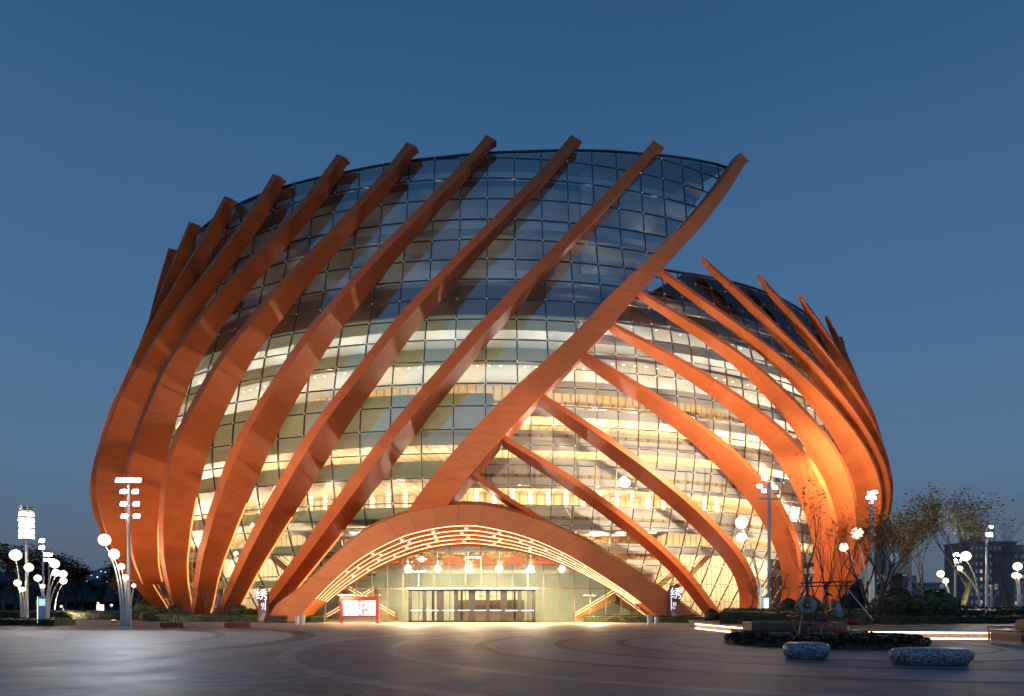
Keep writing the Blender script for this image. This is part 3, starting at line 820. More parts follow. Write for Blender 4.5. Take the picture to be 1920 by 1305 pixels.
# ---------------------------------------------------------------- vegetation materials
def leaf_mat(name, a, c_, rough=.6):
    m = mat(name, a, rough); g = NG(m); vec, x, y, z = g.obj()
    g.l.new(g.mix(g.noise(vec, 2.5, 4), a, c_), g.b.inputs['Base Color']); return m
M_HEDGE = leaf_mat('hedge_leaves', (.02, .035, .012), (.09, .10, .03))
M_HEDGE2 = leaf_mat('hedge_leaves_russet', (.05, .035, .015), (.10, .07, .03))
M_LEAF = leaf_mat('tree_leaves', (.14, .12, .04), (.32, .27, .10))
M_LEAFR = leaf_mat('autumn_leaves', (.10, .05, .02), (.16, .10, .04))
M_BARK = mat('bark', (.10, .075, .055), .8, noise=.4, nscale=4, bump=.4)
M_BARKD = mat('dark_bark', (.05, .04, .035), .8, noise=.4, nscale=4, bump=.4)
M_GRASS = leaf_mat('lawn', (.02, .035, .01), (.05, .06, .02))
M_SOIL = mat('soil', (.03, .025, .02), .9, noise=.4)

def leaf_cloud(b, n, sampler, s, rnd, flat=.6):
    for _ in range(n):
        c = Vector(sampler(rnd)); th = rnd.uniform(0, 2 * pi); el = rnd.uniform(-1.2, 1.2)
        u = Vector((cos(th), sin(th), rnd.uniform(-.5, .5))).normalized(); w = u.cross(Vector((sin(el) * rnd.uniform(-1, 1), .3, cos(el)))).normalized()
        k = s * rnd.uniform(.6, 1.4)
        b.quad([c - u * k, c + w * k * flat, c + u * k, c - w * k * flat])

def hedge(x0, y0, x1, y1, w, h, label, z=0, m=None, n=None, name='hedge', group=None, s=.06):
    """clipped hedge running from (x0,y0) to (x1,y1)"""
    rnd = random.Random(int(x0 * 31 + y0 * 7)); L = hypot(x1 - x0, y1 - y0); a = atan2(y1 - y0, x1 - x0)
    u = Vector((cos(a), sin(a), 0)); v = Vector((-sin(a), cos(a), 0)); o0 = Vector((x0, y0, z))
    b = MB(); k = max(3, int(L / .8))
    prev = None
    for i in range(k + 1):
        c = o0 + u * L * i / k; ww = w / 2 * rnd.uniform(.86, 1.0); hh = h * rnd.uniform(.84, .96)
        row = [c - v * ww, c - v * ww * .96 + Vector((0, 0, hh * .9)), c - v * ww * .6 + Vector((0, 0, hh)), c + v * ww * .6 + Vector((0, 0, hh)), c + v * ww * .96 + Vector((0, 0, hh * .9)), c + v * ww]
        if prev:
            for t in range(5): b.quad([prev[t], row[t], row[t + 1], prev[t + 1]])
        if i == 0: b.quad(row)
        if i == k: b.quad(row[::-1])
        prev = row
    def smp(r):
        t = r.random(); side = r.random()
        if side < .5: return o0 + u * L * t - v * w * .5 + Vector((0, 0, h * r.random()))
        if side < .9: return o0 + u * L * t + v * w * (r.random() - .5) + Vector((0, 0, h * r.uniform(.93, 1.05)))
        return o0 + u * L * t + v * w * .5 + Vector((0, 0, h * r.random()))
    leaf_cloud(b, n or int(L * (w + h) * 130), smp, s, rnd)
    o = b.build(name, m or M_HEDGE)
    return tag(o, label, 'hedge', group)

def shrub(px, ptop, pbot, pw, depth, label, m=None, group=None, zbase=0):
    rnd = random.Random(int(px * 13)); w = pw / F_PX * depth / 2; zt = gz(ptop, depth)
    h = zt - zbase; x = gx(px, depth); b = MB()
    wob = lambda a, z: 1 + .08 * sin(3 * a + px) + .06 * sin(5 * a + z * 4)
    b.lathe([(w * .55, 0), (w * .85, h * .22), (w * .93, h * .45), (w * .8, h * .72), (w * .45, h * .9), (.02, h * .95)], (x, depth, zbase), 14, wob=wob)
    def smp(r):
        a = r.uniform(0, 2 * pi); t = r.random(); e_ = sin(pi * min(1, .18 + t * .82)) ** .6 if t > .3 else .62 + t
        rr = w * e_ * r.uniform(.9, 1.06) * (1 + .08 * sin(3 * a + px)); return (x + rr * cos(a), depth + rr * sin(a), zbase + h * t * 1.0)
    leaf_cloud(b, int(700 + 900 * w), smp, .055 + w * .02, rnd)
    return tag(b.build('shrub', m or M_HEDGE), label, 'shrub', group)

def tree(x, y, h, label, trunk_r=.1, spread=.35, levels=5, leaves=600, leaf_s=.09, seed=1, split=.22, m=None, lm=None, group=None, zb=0, nb=3, lean=(0, 0), up=.75, stems=1, name='tree'):
    rnd = random.Random(seed); tb = MB(); tips = []
    def grow(p, d, L, r, lv):
        k = 4; pts = [p]; rs = [r]; q = p; dd = d.copy()
        for i in range(k):
            dd = (dd + Vector((rnd.uniform(-.14, .14), rnd.uniform(-.14, .14), .03))).normalized()
            q = q + dd * L / k; pts.append(q); rs.append(r * (1 - .35 * (i + 1) / k))
        tb.tube(pts, rs, 6 if r > .03 else 4, cap=False)
        if lv <= 2: tips.extend(pts[1:])
        if lv == 0: return
        for i in range(nb if lv > 1 else 2):
            az = rnd.uniform(0, 2 * pi); sp = spread * rnd.uniform(.6, 1.5)
            nd = (dd * up + Vector((cos(az) * sp, sin(az) * sp, up * .3))).normalized()
            base = pts[-1] if i < 2 else pts[-2]
            grow(base, nd, L * rnd.uniform(.62, .85), rs[-1] * rnd.uniform(.6, .8), lv - 1)
    root = empty(name, (x, y, zb), label, 'tree', group)
    for s_ in range(stems):
        d0 = Vector((lean[0] + rnd.uniform(-.08, .08) * stems, lean[1] + rnd.uniform(-.08, .08) * stems, 1)).normalized()
        if stems > 1:
            a = 2 * pi * s_ / stems + rnd.uniform(-.3, .3); d0 = Vector((cos(a) * .25, sin(a) * .25, 1)).normalized()
        grow(Vector((x, y, zb)), d0, h * split, trunk_r, levels)
    tr = tb.build('trunk', m or M_BARK, root, smooth=True)
    zmax = max(t.z for t in tips) - zb
    k = h / zmax
    lb = MB()
    if leaves:
        def smp(r):
            t = tips[int(r.random() * len(tips)) % len(tips)]
            return (t.x + r.gauss(0, .22), t.y + r.gauss(0, .22), t.z + r.gauss(0, .22))
        leaf_cloud(lb, leaves, smp, leaf_s, rnd)
        lo = lb.build('crown', lm or M_LEAF, root)
        lo.data.transform(Matrix.Scale(k, 4))
    tr.data.transform(Matrix.Scale(k, 4))
    return root

# ---------------------------------------------------------------- lamp kit
def light(name, kind, loc, target, power, col, size=.3, spot=None, parent=None, blend=.6):
    l = bpy.data.lights.new(name, kind); l.energy = power; l.color = col
    if kind == 'SPOT': l.spot_size = radians(spot or 80); l.spot_blend = blend; l.shadow_soft_size = size
    elif kind == 'AREA': l.size = size
    else: l.shadow_soft_size = size
    o = bpy.data.objects.new(name, l); COL.objects.link(o); o.location = loc
    if target is not None:
        d = Vector(target) - Vector(loc); o.rotation_euler = d.to_track_quat('-Z', 'Y').to_euler()
    if parent is not None:
        pm = Matrix.Translation(parent.location) @ parent.rotation_euler.to_matrix().to_4x4()
        o.parent = parent; o.location = pm.inverted() @ Vector(loc)
        if parent.rotation_euler.z: o.rotation_euler.z -= parent.rotation_euler.z
    return o

WARM = (1.0, .78, .52)
def globe_lamp(bpx, by, depth, globes, label, group='curved globe lamps on the plaza', power=60, z0=0):
    """globes: list of (px, py, radius_px); each is a glowing ball on a curved stem"""
    x0 = gx(bpx, depth); root = empty('globe_lamp', (x0, depth, z0), label, 'street lamp', group)
    for i, (px, py, rp) in enumerate(globes):
        top = Vector((gx(px, depth), depth + (i % 3 - 1) * .12, gz(py, depth))); r = rp / F_PX * depth
        bx = x0 + (i - (len(globes) - 1) / 2) * .14; H = top.z - z0
        pts = []
        for t in range(11):
            s = t / 10; pts.append(Vector((bx + (top.x - bx) * s ** 2.4, depth + (top.y - depth) * s, z0 + (H - r * .8) * (1 - (1 - s) ** 1.15))))
        b = MB(); b.tube(pts, [.075 - .035 * t / 10 for t in range(11)], 8)
        b.lathe([(.12, 0), (.12, .06), (.08, .1)], (bx, depth, z0), 10)
        st = b.build('stem', M_POLE, root, smooth=True)
        g = MB(); g.ball(top, r, 18, 12); g.build('globe', M_GLOBE, st, smooth=True)
        if power and r > .14:
            light('globe_light', 'POINT', top - Vector((0, r + .1, 0)), None, power * (r / .35) ** 1.2, WARM, .2, parent=root)
    return root

def flood_head(b, c, rz=0, s=1.0):
    b.box(c, (.42 * s, .14 * s, .30 * s), rz=rz, rx=-.5)

# left floodlight mast
D = 46.0
mast = empty('floodlight_mast', (gx(241, D), D, 0), 'tall mast left of the theatre with a bright white rack of floodlights', 'floodlight')
b = MB(); X = gx(241, D)
b.lathe([(.16, 0), (.16, .08), (.13, .1), (.10, 4.5), (.075, gz(893, D))], (X, D, 0), 12); b.build('pole', M_POLE, mast, smooth=True)
for py in (900, 922, 944, 966):
    arms = MB(); arms.box((X, D, gz(py, D)), (1.7 if py == 900 else 1.25, .08, .07)); arms.build('crossbar', M_POLED, mast)
for py, pxs, mm in ((901, (224, 236, 248, 260), M_BULB), (922, (233, 255), M_BULBC), (945, (233, 257), M_BULBC), (968, (235, 258), M_BULB)):
    for px in pxs:
        c = Vector((gx(px, D), D - .12, gz(py, D)))
        h = MB(); h.box(c + Vector((0, .09, 0)), (.44, .10, .36), rx=-.35); fx = h.build('floodlight', M_POLED, mast)
        l = MB(); l.box(c, (.36, .04, .26), rx=-.35); l.build('lens', mm, fx)
light('flood', 'SPOT', (X, D - .5, gz(905, D)), (X + 2, D - 20, 0), 6000, (.86, .92, 1.0), .5, 110, mast)
light('flood', 'SPOT', (X + .3, D + .6, gz(905, D)), (-18, 74, 12), 5000, (1.0, .80, .58), .5, 115, mast, .7)
light('flood', 'SPOT', (X + .5, D + .6, gz(922, D)), (-4, 57, 6), 1500, (1.0, .80, .58), .4, 34, mast, .8)

globe_lamp(236, 1180, 45.2, [(198, 1012.5, 11), (214, 1039, 9.5), (226, 1062, 6), (237.5, 1083, 5.5), (251, 1098, 3.8)], 'cluster of five curved globe lamps at the foot of the white floodlight mast')
# far left group
globe_lamp(44, 1167, 60.5, [(31, 1041, 10.2), (33, 1093, 6.2), (40, 1105, 4.6), (56, 1064, 7.8)], 'leftmost cluster of globe lamps, beside the pole with the coloured light column')
D = 61.0; X = gx(50, D)
col_ = empty('light_column', (X, D, 0), 'pole at far left topped with a stack of coloured sparkling lanterns', 'street lamp')
b = MB(); b.lathe([(.17, 0), (.15, .1), (.11, 6.5), (.09, gz(1005, D))], (X, D, 0), 12); b.build('pole', M_POLE, col_, smooth=True)
cols = [((1, .72, .5), 1.6), ((1, .42, .3), 1.1), ((.4, 1, .5), .9), ((1, .85, .7), 2.6), ((.9, .8, .7), .5)]
mm = [mat('lantern_' + n_, c_, emit=c_, es=s_) for n_, (c_, s_) in zip(('peach', 'coral', 'mint', 'ivory', 'pale'), cols)]
mm.append(mat('lantern_dim', (.6, .6, .45), .4))
rr = random.Random(5)
for k, py in enumerate((1006, 996, 985, 975, 964, 953)):
    n_ = 6 if k < 5 else 4
    for j in range(n_):
        a = 2 * pi * j / n_ + k * .5; R_ = .42
        c = Vector((X + R_ * cos(a), D + R_ * sin(a), gz(py, D)))
        q = MB(); q.box(c, (.34, .30, .36), rz=a, taper=.8)
        mi = 5 if k == 5 else (4 if (k == 4 and j % 2) else rr.choice((0, 3, 0, 3, 1, 2) if k > 1 else (0, 3, 3)))
        q.build('lantern', mm[mi], col_)
b = MB()
for k in range(6): b.lathe([(.46, 0), (.46, .03)], (X, D, gz(1010 - k * 10.5, D) - .02), 14)
b.build('lantern_tray', M_POLED, col_)
light('lantern_light', 'POINT', (X, D - .9, gz(985, D)), None, 700, (1, .72, .5), .3, parent=col_)
def star_pole(px, by, depth, heads, label, power=900, z0=0, r=.5, arm=0.8, group='plaza floodlight poles'):
    X = gx(px, depth); top = min(h[1] for h in heads)
    root = empty('floodlight_pole', (X, depth, z0), label, 'floodlight', group)
    b = MB(); b.lathe([(.15, z0), (.13, z0 + .1), (.10, gz(top, depth) * .5), (.07, gz(top, depth))], (X, depth, 0), 10); b.build('pole', M_POLE, root, smooth=True)
    for hx, hy, hw in heads:
        c = Vector((gx(hx, depth), depth - .15, gz(hy, depth))); w = hw / F_PX * depth
        q = MB(); q.box(c + Vector((0, .1, 0)), (w * 1.15, .14, w * .8), rx=-.3); q.tube([c + Vector((0, .1, 0)), (X, depth, c.z - .1)], .03, 5); fx = q.build('floodlight', M_POLED, root)
        l = MB(); l.box(c, (w, .05, w * .62), rx=-.3); l.build('lens', M_BULB, fx)
    if power: light('flood', 'SPOT', (X, depth - .6, gz(top, depth)), (X * .6, depth - 28, 0), power, (1, .84, .64), .4, 120, root)
    return root
star_pole(81, 1150, 78, [(80, 1014, 9), (80, 1027, 9)], 'pole with two star-bright lamps behind the white kiosk at left', 900)
star_pole(92, 1150, 90, [(88, 1040, 9), (96, 1040, 7), (86, 1050, 8), (98, 1051, 9)], 'pole with four star-bright lamps, right of the one behind the kiosk', 900)
globe_lamp(89, 1160, 70, [(104, 1057, 8.2), (105, 1074, 6.8), (117, 1076, 6.8)], 'three globe lamps fanning right from behind the white kiosk')
globe_lamp(103, 1155, 80, [(120, 1089, 6.4)], 'single low globe lamp on an arched stem, right of the kiosk group', power=20)
globe_lamp(84, 1158, 74, [(72, 1084, 6.2), (80, 1099, 4.2)], 'pair of small globe lamps just above the white kiosk', power=20)

# slab kiosk with the yellow flank
D = 52.0; X = gx(81, D); kk = empty('information_kiosk', (X, D, 0), 'white slab kiosk with a leaning yellow flank on the left lawn edge', 'kiosk')
b = MB(); b.box((X, D, gz(1118, D) / 2), (.66, .35, gz(1118, D))); b.build('body', mat('kiosk_white', (.6, .62, .62), .4), kk)
b = MB(); b.box((X + .04, D - .19, 1.75), (.44, .02, .5)); b.build('screen', mat('kiosk_screen', (.6, .8, .8), emit=(.55, .75, .78), es=1.0), kk)
b = MB(); b.quad([(X - .52, D + .1, gz(1126, D)), (X - .40, D + .1, gz(1126, D)), (X - .28, D + .1, .02), (X - .36, D + .1, .02)]); b.quad([(X - .52, D - .05, gz(1126, D)), (X - .40, D - .05, gz(1126, D)), (X - .28, D - .05, .02), (X - .36, D - .05, .02)]); b.quad([(X - .52, D - .05, gz(1126, D)), (X - .52, D + .1, gz(1126, D)), (X - .36, D + .1, .02), (X - .36, D - .05, .02)])
b.build('flank', mat('yellow_panel', (.75, .5, .05), .4, emit=(.8, .5, .05), es=.25), kk)
b = MB(); b.box((X - .30, D - .19, 1.1), (.03, .02, 2.1)); b.build('edge_light', mat('edge_light', (1, 1, 1), emit=(.7, 1, .85), es=2), kk)

# two unseen masts added behind the viewpoint to light the facade
for mx_, my_, tx_, ty_, tz_, pw_, lab_ in ((-17, -7, -6, 62, 14, 74000, 'tall unseen mast with four floodlights, added left of the viewpoint to light the facade'), (21, -5, 12, 66, 15, 15000, 'tall unseen mast with four floodlights, added right of the viewpoint to light the facade')):
    fm = empty('floodlight_mast', (mx_, my_, 0), lab_, 'floodlight', 'unseen masts added behind the viewpoint')
    b = MB(); b.lathe([(.16, 0), (.16, .08), (.13, .1), (.10, 4.5), (.075, 10.2)], (mx_, my_, 0), 12); b.build('pole', M_POLE, fm, smooth=True)
    b = MB(); b.box((mx_, my_, 10.0), (1.7, .08, .07)); b.build('crossbar', M_POLED, fm)
    for k_ in range(4):
        c = Vector((mx_ - .66 + k_ * .44, my_ + .12, 10.05)); h = MB(); h.box(c - Vector((0, .09, 0)), (.40, .10, .36)); fx = h.build('floodlight', M_POLED, fm)
        l = MB(); l.box(c, (.36, .04, .26)); l.build('lens', M_BULB, fx)
    light('flood', 'SPOT', (mx_, my_ + .6, 10.0), (tx_, ty_, tz_), pw_, (1.0, .80, .58), .4, 44, fm, .9)

# right: floodlight T-pole in the middle distance
D = 49.5; X = gx(1442, D); z0 = 0
tp = empty('floodlight_mast', (X, D, 0), 'grey T-shaped floodlight mast on the lawn right of the entrance', 'floodlight')
b = MB(); b.lathe([(.15, 0), (.12, .2), (.11, gz(905, D))], (X, D, 0), 12); b.build('pole', M_POLED, tp, smooth=True)
b = MB(); b.box((X, D, gz(913, D)), (1.5, .1, .09)); b.build('crossbar', M_POLED, tp)
b = MB(); b.box((X, D, gz(936, D)), (1.55, .12, .16)); b.build('crossbar', M_POLED, tp)
for px, py, on in ((1432, 898, 1), (1423, 912, 1), (1431, 921, 1), (1455, 923, 0), (1457, 901, 0), (1452, 915, 1)):
    c = Vector((gx(px, D), D - .12, gz(py, D))); q = MB(); q.box(c + Vector((0, .08, 0)), (.36, .12, .32), rx=-.4); fx = q.build('floodlight', M_POLED, tp)
    if on: l = MB(); l.box(c, (.3, .04, .24), rx=-.4); l.build('lens', M_BULB, fx)
light('flood', 'SPOT', (X + .2, D + .5, gz(905, D)), (17, 72, 17), 21000, (1.0, .84, .64), .5, 106, tp, .3)
light('flood', 'SPOT', (X - .5, D + .5, gz(915, D)), (1.5, 59, 16), 17000, (1.0, .82, .60), .4, 30, tp, .8)
light('flood', 'SPOT', (X - .7, D + .5, gz(921, D)), (-3, 57, 6), 1500, (1.0, .82, .60), .4, 36, tp, .8)
light('flood', 'SPOT', (X - .3, D - .5, gz(905, D)), (8, 30, 0), 500, (1.0, .80, .58), .5, 110, tp)
globe_lamp(1428, 1175, 48.6, [(1389, 980, 11.2), (1389.5, 1008, 8.8)], 'pair of globe lamps arching left beside the grey T-shaped mast')
# pole with vertical LED strings + lit kiosk panel
D = 48.4; X = gx(1435, D); kk = empty('totem_kiosk', (X, D, 0), 'slim grey totem with a small lit screen at the foot of the T-shaped mast', 'kiosk')
b = MB(); b.box((X, D, gz(1118, D) / 2), (.46, .28, gz(1118, D))); b.build('body', mat('kiosk_grey', (.42, .33, .27), .4), kk)
b = MB(); b.box((X, D - .15, gz(1134, D)), (.34, .02, .95)); b.build('screen', mat('totem_screen', (.8, .9, .9), emit=(.80, .92, .95), es=1.3), kk)
M_COOL = mat('cool_dots', (1, 1, 1), emit=(.6, .9, .85), es=1.0)
for s_ in (-.36, -.24):
    b = MB(); b.box((X + s_, D - .02, 1.5), (.03, .03, 2.7)); b.build('light_strip', M_COOL, kk)
# second mast, deep right
D = 60.0; X = gx(1634, D)
tp = empty('floodlight_mast', (X, D, 0), 'pale mast with a tilted lamp cluster in front of the rightmost ribs', 'floodlight')
b = MB(); b.lathe([(.28, 0), (.24, .5), (.17, gz(935, D))], (X, D, 0), 12); b.build('pole', M_POLE, tp, smooth=True)
for px, py in ((1627, 934), (1630, 925), (1639, 923), (1637, 934), (1633, 944)):
    c = Vector((gx(px, D), D - .15, gz(py, D))); q = MB(); q.box(c + Vector((0, .12, 0)), (.42, .16, .36), rx=-.5); q.tube([c + Vector((0, .12, 0)), (X, D, gz(944, D))], .04, 5); fx = q.build('floodlight', M_POLED, tp)
    if py < 940: l = MB(); l.box(c, (.36, .04, .28), rx=-.5); l.build('lens', M_BULB, fx)
light('flood', 'SPOT', (X - .2, D + .5, gz(925, D)), (33, 86, 16), 16000, (1.0, .82, .60), .5, 110, tp)
globe_lamp(1626, 1140, 55, [(1606, 1000, 10.8), (1582, 1026, 8.2)], 'pair of globe lamps arching left behind the bare shrubs, in front of the ribs', z0=.4)
# right hand distance
globe_lamp(1783, 1125, 62, [(1762, 1076, 6.4), (1773, 1089, 5.2)], 'pair of small globe lamps left of the lit trunk', z0=.5, power=30)
star_pole(1791, 1140, 66, [(1791, 1040, 9), (1794, 1052, 11), (1797, 1064, 6)], 'short pole with three glaring lamps beside the lit tree trunk', 1200, .5)
globe_lamp(1838, 1143, 58, [(1809, 1043, 9), (1800, 1066, 4.5)], 'large globe lamp arching left, right of the lit trunk', z0=.5)
star_pole(1850, 1145, 57, [(1853, 1003, 11), (1856, 988, 6)], 'tallest pole at right with a star-bright lamp on top', 1500, .5)
globe_lamp(1912, 1140, 60, [(1906, 1062, 7.5), (1903, 1079, 5.5), (1912, 1080, 4.5)], 'cluster of globes at the right edge of the picture', z0=.5, power=30)
D = 57.5; X = gx(1859, D); cc = empty('camera_pole', (X, D, .5), 'thin white pole with small cameras right of the tallest lamp pole', 'camera pole')
b = MB(); b.lathe([(.09, .5), (.08, gz(1096, D))], (X, D, 0), 8); b.tube([(X - .5, D, gz(1112, D)), (X, D, gz(1116, D))], .03, 5); b.tube([(X, D, gz(1098, D)), (X + .45, D, gz(1098, D))], .03, 5); b.build('pole', M_POLE, cc)
for px, py in ((1851, 1099), (1868, 1098), (1867, 1104), (1853, 1116)):
    q = MB(); q.ball((gx(px, D), D - .05, gz(py, D)), .14, 8, 6); q.build('camera_dome', M_WHITE, cc, smooth=True)

# warm wash from lamps sunk in the planting round the building
ORD = 'first second third fourth fifth sixth seventh eighth ninth tenth eleventh twelfth thirteenth fourteenth fifteenth sixteenth seventeenth eighteenth nineteenth twentieth twenty-first twenty-second twenty-third twenty-fourth twenty-fifth twenty-sixth'.split()
for i, (ph, pw) in enumerate(((-66, 2600), (-57, 3400), (-49, 3400), (-41, 2900), (-33, 1800), (-25, 900), (30, 600), (38, 1000), (46, 1300), (55, 1500), (64, 1500), (74, 1300))):
    c = cyl(ph, 60.5, .25); r = empty('ground_uplight', (c.x, c.y, 0), 'small warm uplight at the foot of the theatre, %s from the left' % ORD[i], 'uplight', 'uplights round the foot of the theatre')
    q = MB(); q.lathe([(.22, .02), (.22, .16), (.18, .2)], (c.x, c.y, 0), 10); hs = q.build('housing', M_DARK, r)
    q = MB(); q.lathe([(.16, .2), (.16, .215)], (c.x, c.y, 0), 10); q.build('lens', M_SPOT, r)
    light('uplight', 'SPOT', (c.x, c.y, .3), cyl(ph + (5 if ph < 0 else -3), 54.0, 9), pw, (1.0, .74, .46), .15, 120, r)
# light that falls out of the canopy on the paving
for x_, pw in ((-14, 1300), (-8.5, 2600), (-3.5, 3200), (1.5, 2600), (7, 1300)):
    l = light('canopy_light', 'AREA', (x_ - AX, 58.8 - AY, 5.9 if abs(x_ + 3.5) < 4 else 4.6 if abs(x_ + 3.5) < 8 else 2.4), None, pw, (1.0, .70, .40), 1.2)
    l.parent = theatre
# ---------------------------------------------------------------- street furniture
def slab_prism(b, pts2, y0, y1, mi=0):
    """extrude a polygon given in (x,z) between y0 and y1"""
    n = len(pts2)
    b.quad([(x, y0, z) for x, z in pts2], mi); b.quad([(x, y1, z) for x, z in pts2][::-1], mi)
    for i in range(n):
        a, c = pts2[i], pts2[(i + 1) % n]
        b.quad([(a[0], y0, a[1]), (a[0], y1, a[1]), (c[0], y1, c[1]), (c[0], y0, c[1])], mi)
M_MAROON = mat('maroon_panel', (.16, .022, .03), .4)
M_SIGNGREY = mat('sign_grey', (.19, .13, .12), .45)
M_LETTER = mat('lit_letters', (1, 1, 1), emit=(.88, .94, 1.0), es=1.25)
def leaf_sign(px0, px1, ptop, pbase, depth, flip, label):
    X0, X1 = gx(px0, depth), gx(px1, depth); W = X1 - X0; zt = gz(ptop, depth); xc = (X0 + X1) / 2
    root = empty('leaf_sign', (xc, depth, 0), label, 'sign', 'leaf-shaped signs either side of the canopy')
    s = -1 if flip else 1
    f = lambda u, v: (xc + s * (u - .5) * W, v * zt)
    b = MB(); slab_prism(b, [f(.72, 0), f(.97, 0), f(.97, .80), f(.86, .88), f(.80, .93), f(.80, .55)], depth - .12, depth + .14); b.build('side_post', M_MAROON, root)
    b = MB(); slab_prism(b, [f(.08, .02), f(.78, .02), f(.80, .93), f(.60, .96), f(.1, .45)], depth + .0, depth + .12); b.build('back_panel', M_SIGNGREY, root)
    leaf = [f(.28, 1.0), f(.42, .985), f(.60, .93), f(.84, .83), f(.84, .30), f(.62, .30), f(.40, .38), f(.16, .50), f(.05, .62), f(.03, .74), f(.12, .88), f(.20, .96)]
    b = MB(); slab_prism(b, leaf, depth - .16, depth - .02); b.build('leaf_panel', M_MAROON, root)
    b = MB(); slab_prism(b, [f(.18, .08), f(.80, .02), f(.80, .28), f(.62, .29), f(.50, .25), f(.34, .15)], depth - .10, depth - .03); b.build('pattern_panel', mat('pale_pattern', (.42, .30, .28), .5, noise=.4, nscale=9), root)
    cx_ = xc + s * (-.06) * W
    t = text('calligraphy', '绣', 1.05, (cx_ - xc, -.18, zt * .73), M_LETTER, root)
    t2 = text('calligraphy', '坊', .36, (cx_ + s * .10 * W - xc, -.18, zt * .47), M_LETTER, root)
    t3 = text('calligraphy', '心', .32, (cx_ + s * .16 * W - xc, -.18, zt * .385), M_LETTER, root)
    b = MB(); b.box((xc + s * .27 * W, depth - .17, zt * .47), (.05, .02, zt * .30)); b.build('caption_line', M_LETTER, root)
    return root
leaf_sign(482, 504, 1097, 1168, 60, False, 'maroon leaf-shaped sign with white calligraphy at the left foot of the canopy')
leaf_sign(1252, 1278, 1094, 1165, 60, True, 'maroon leaf-shaped sign with white calligraphy at the right foot of the canopy')

# poster board
D = 58.6; X0, X1 = gx(640.5, D), gx(708, D); zt = gz(1116, D)
bd = empty('notice_board', ((X0 + X1) / 2, D, 0), 'red framed notice board with lit posters left of the doors', 'notice board')
M_RED = mat('red_frame', (.42, .035, .025), .4)
for x_ in (X0, X1):
    b = MB(); b.box((x_, D, zt / 2), (.24, .24, zt)); b.build('post', M_RED, bd)
b = MB(); b.box(((X0 + X1) / 2 - .1, D, zt + .03), (X1 - X0 + .5, .45, .08)); b.build('top_rail', mat('top_rail', (.6, .38, .22), .5), bd)
b = MB(); b.box(((X0 + X1) / 2, D, gz(1122.5, D)), (X1 - X0 - .2, .18, .30)); b.box(((X0 + X1) / 2, D, gz(1156, D)), (X1 - X0 - .2, .18, .10)); b.build('header', M_RED, bd)
def poster_mat(name, cols, es=1.25, sc=3):
    m = mat(name, (1, 1, 1), .4); g = NG(m); vec, x, y, z = g.obj()
    v = g.n.new('ShaderNodeTexVoronoi'); v.inputs['Scale'].default_value = sc; g.l.new(vec, v.inputs['Vector'])
    r = g.n.new('ShaderNodeValToRGB'); r.color_ramp.interpolation = 'CONSTANT'
    sp = g.n.new('ShaderNodeSeparateColor'); g.l.new(v.outputs['Color'], sp.inputs[0]); g.l.new(sp.outputs[0], r.inputs[0])
    el = r.color_ramp.elements; el[0].color = (*cols[0], 1); el[1].color = (*cols[-1], 1); el[1].position = .85
    for i, c_ in enumerate(cols[1:-1]):
        q = el.new(.2 + .6 * i / max(1, len(cols) - 2)); q.color = (*c_, 1)
    g.l.new(r.outputs[0], g.b.inputs['Base Color']); g.l.new(r.outputs[0], g.b.inputs['Emission Color']); g.b.inputs['Emission Strength'].default_value = es
    return m
pals = [[(.85, .85, .95), (.35, .45, .8), (.95, .9, .9), (.8, .5, .55), (.5, .7, .9)], [(.8, .15, .12), (.9, .6, .6), (.85, .3, .3), (.95, .85, .85)], [(.9, .9, .95), (.75, .25, .2), (.55, .6, .85), (.85, .45, .4), (.95, .9, .9)], [(.95, .97, 1), (.9, .95, 1), (.97, .97, 1)]]
pw = (X1 - X0 - .26) / 4
for i in range(4):
    b = MB(); xx = X0 + .13 + pw * (i + .5); zb_, zt_ = gz(1154, D), gz(1126, D)
    b.box((xx, D - .1, (zb_ + zt_) / 2), (pw - .04, .05, zt_ - zb_)); b.build('poster', poster_mat('poster_print', pals[i], .5, 4), bd)
    if i == 1:
        b = MB(); b.box((xx, D - .13, zb_ + (zt_ - zb_) * .24), (pw - .06, .01, (zt_ - zb_) * .46)); b.build('poster_text', mat('poster_white', (1, 1, 1), emit=(.95, .92, 1), es=.9), bd)

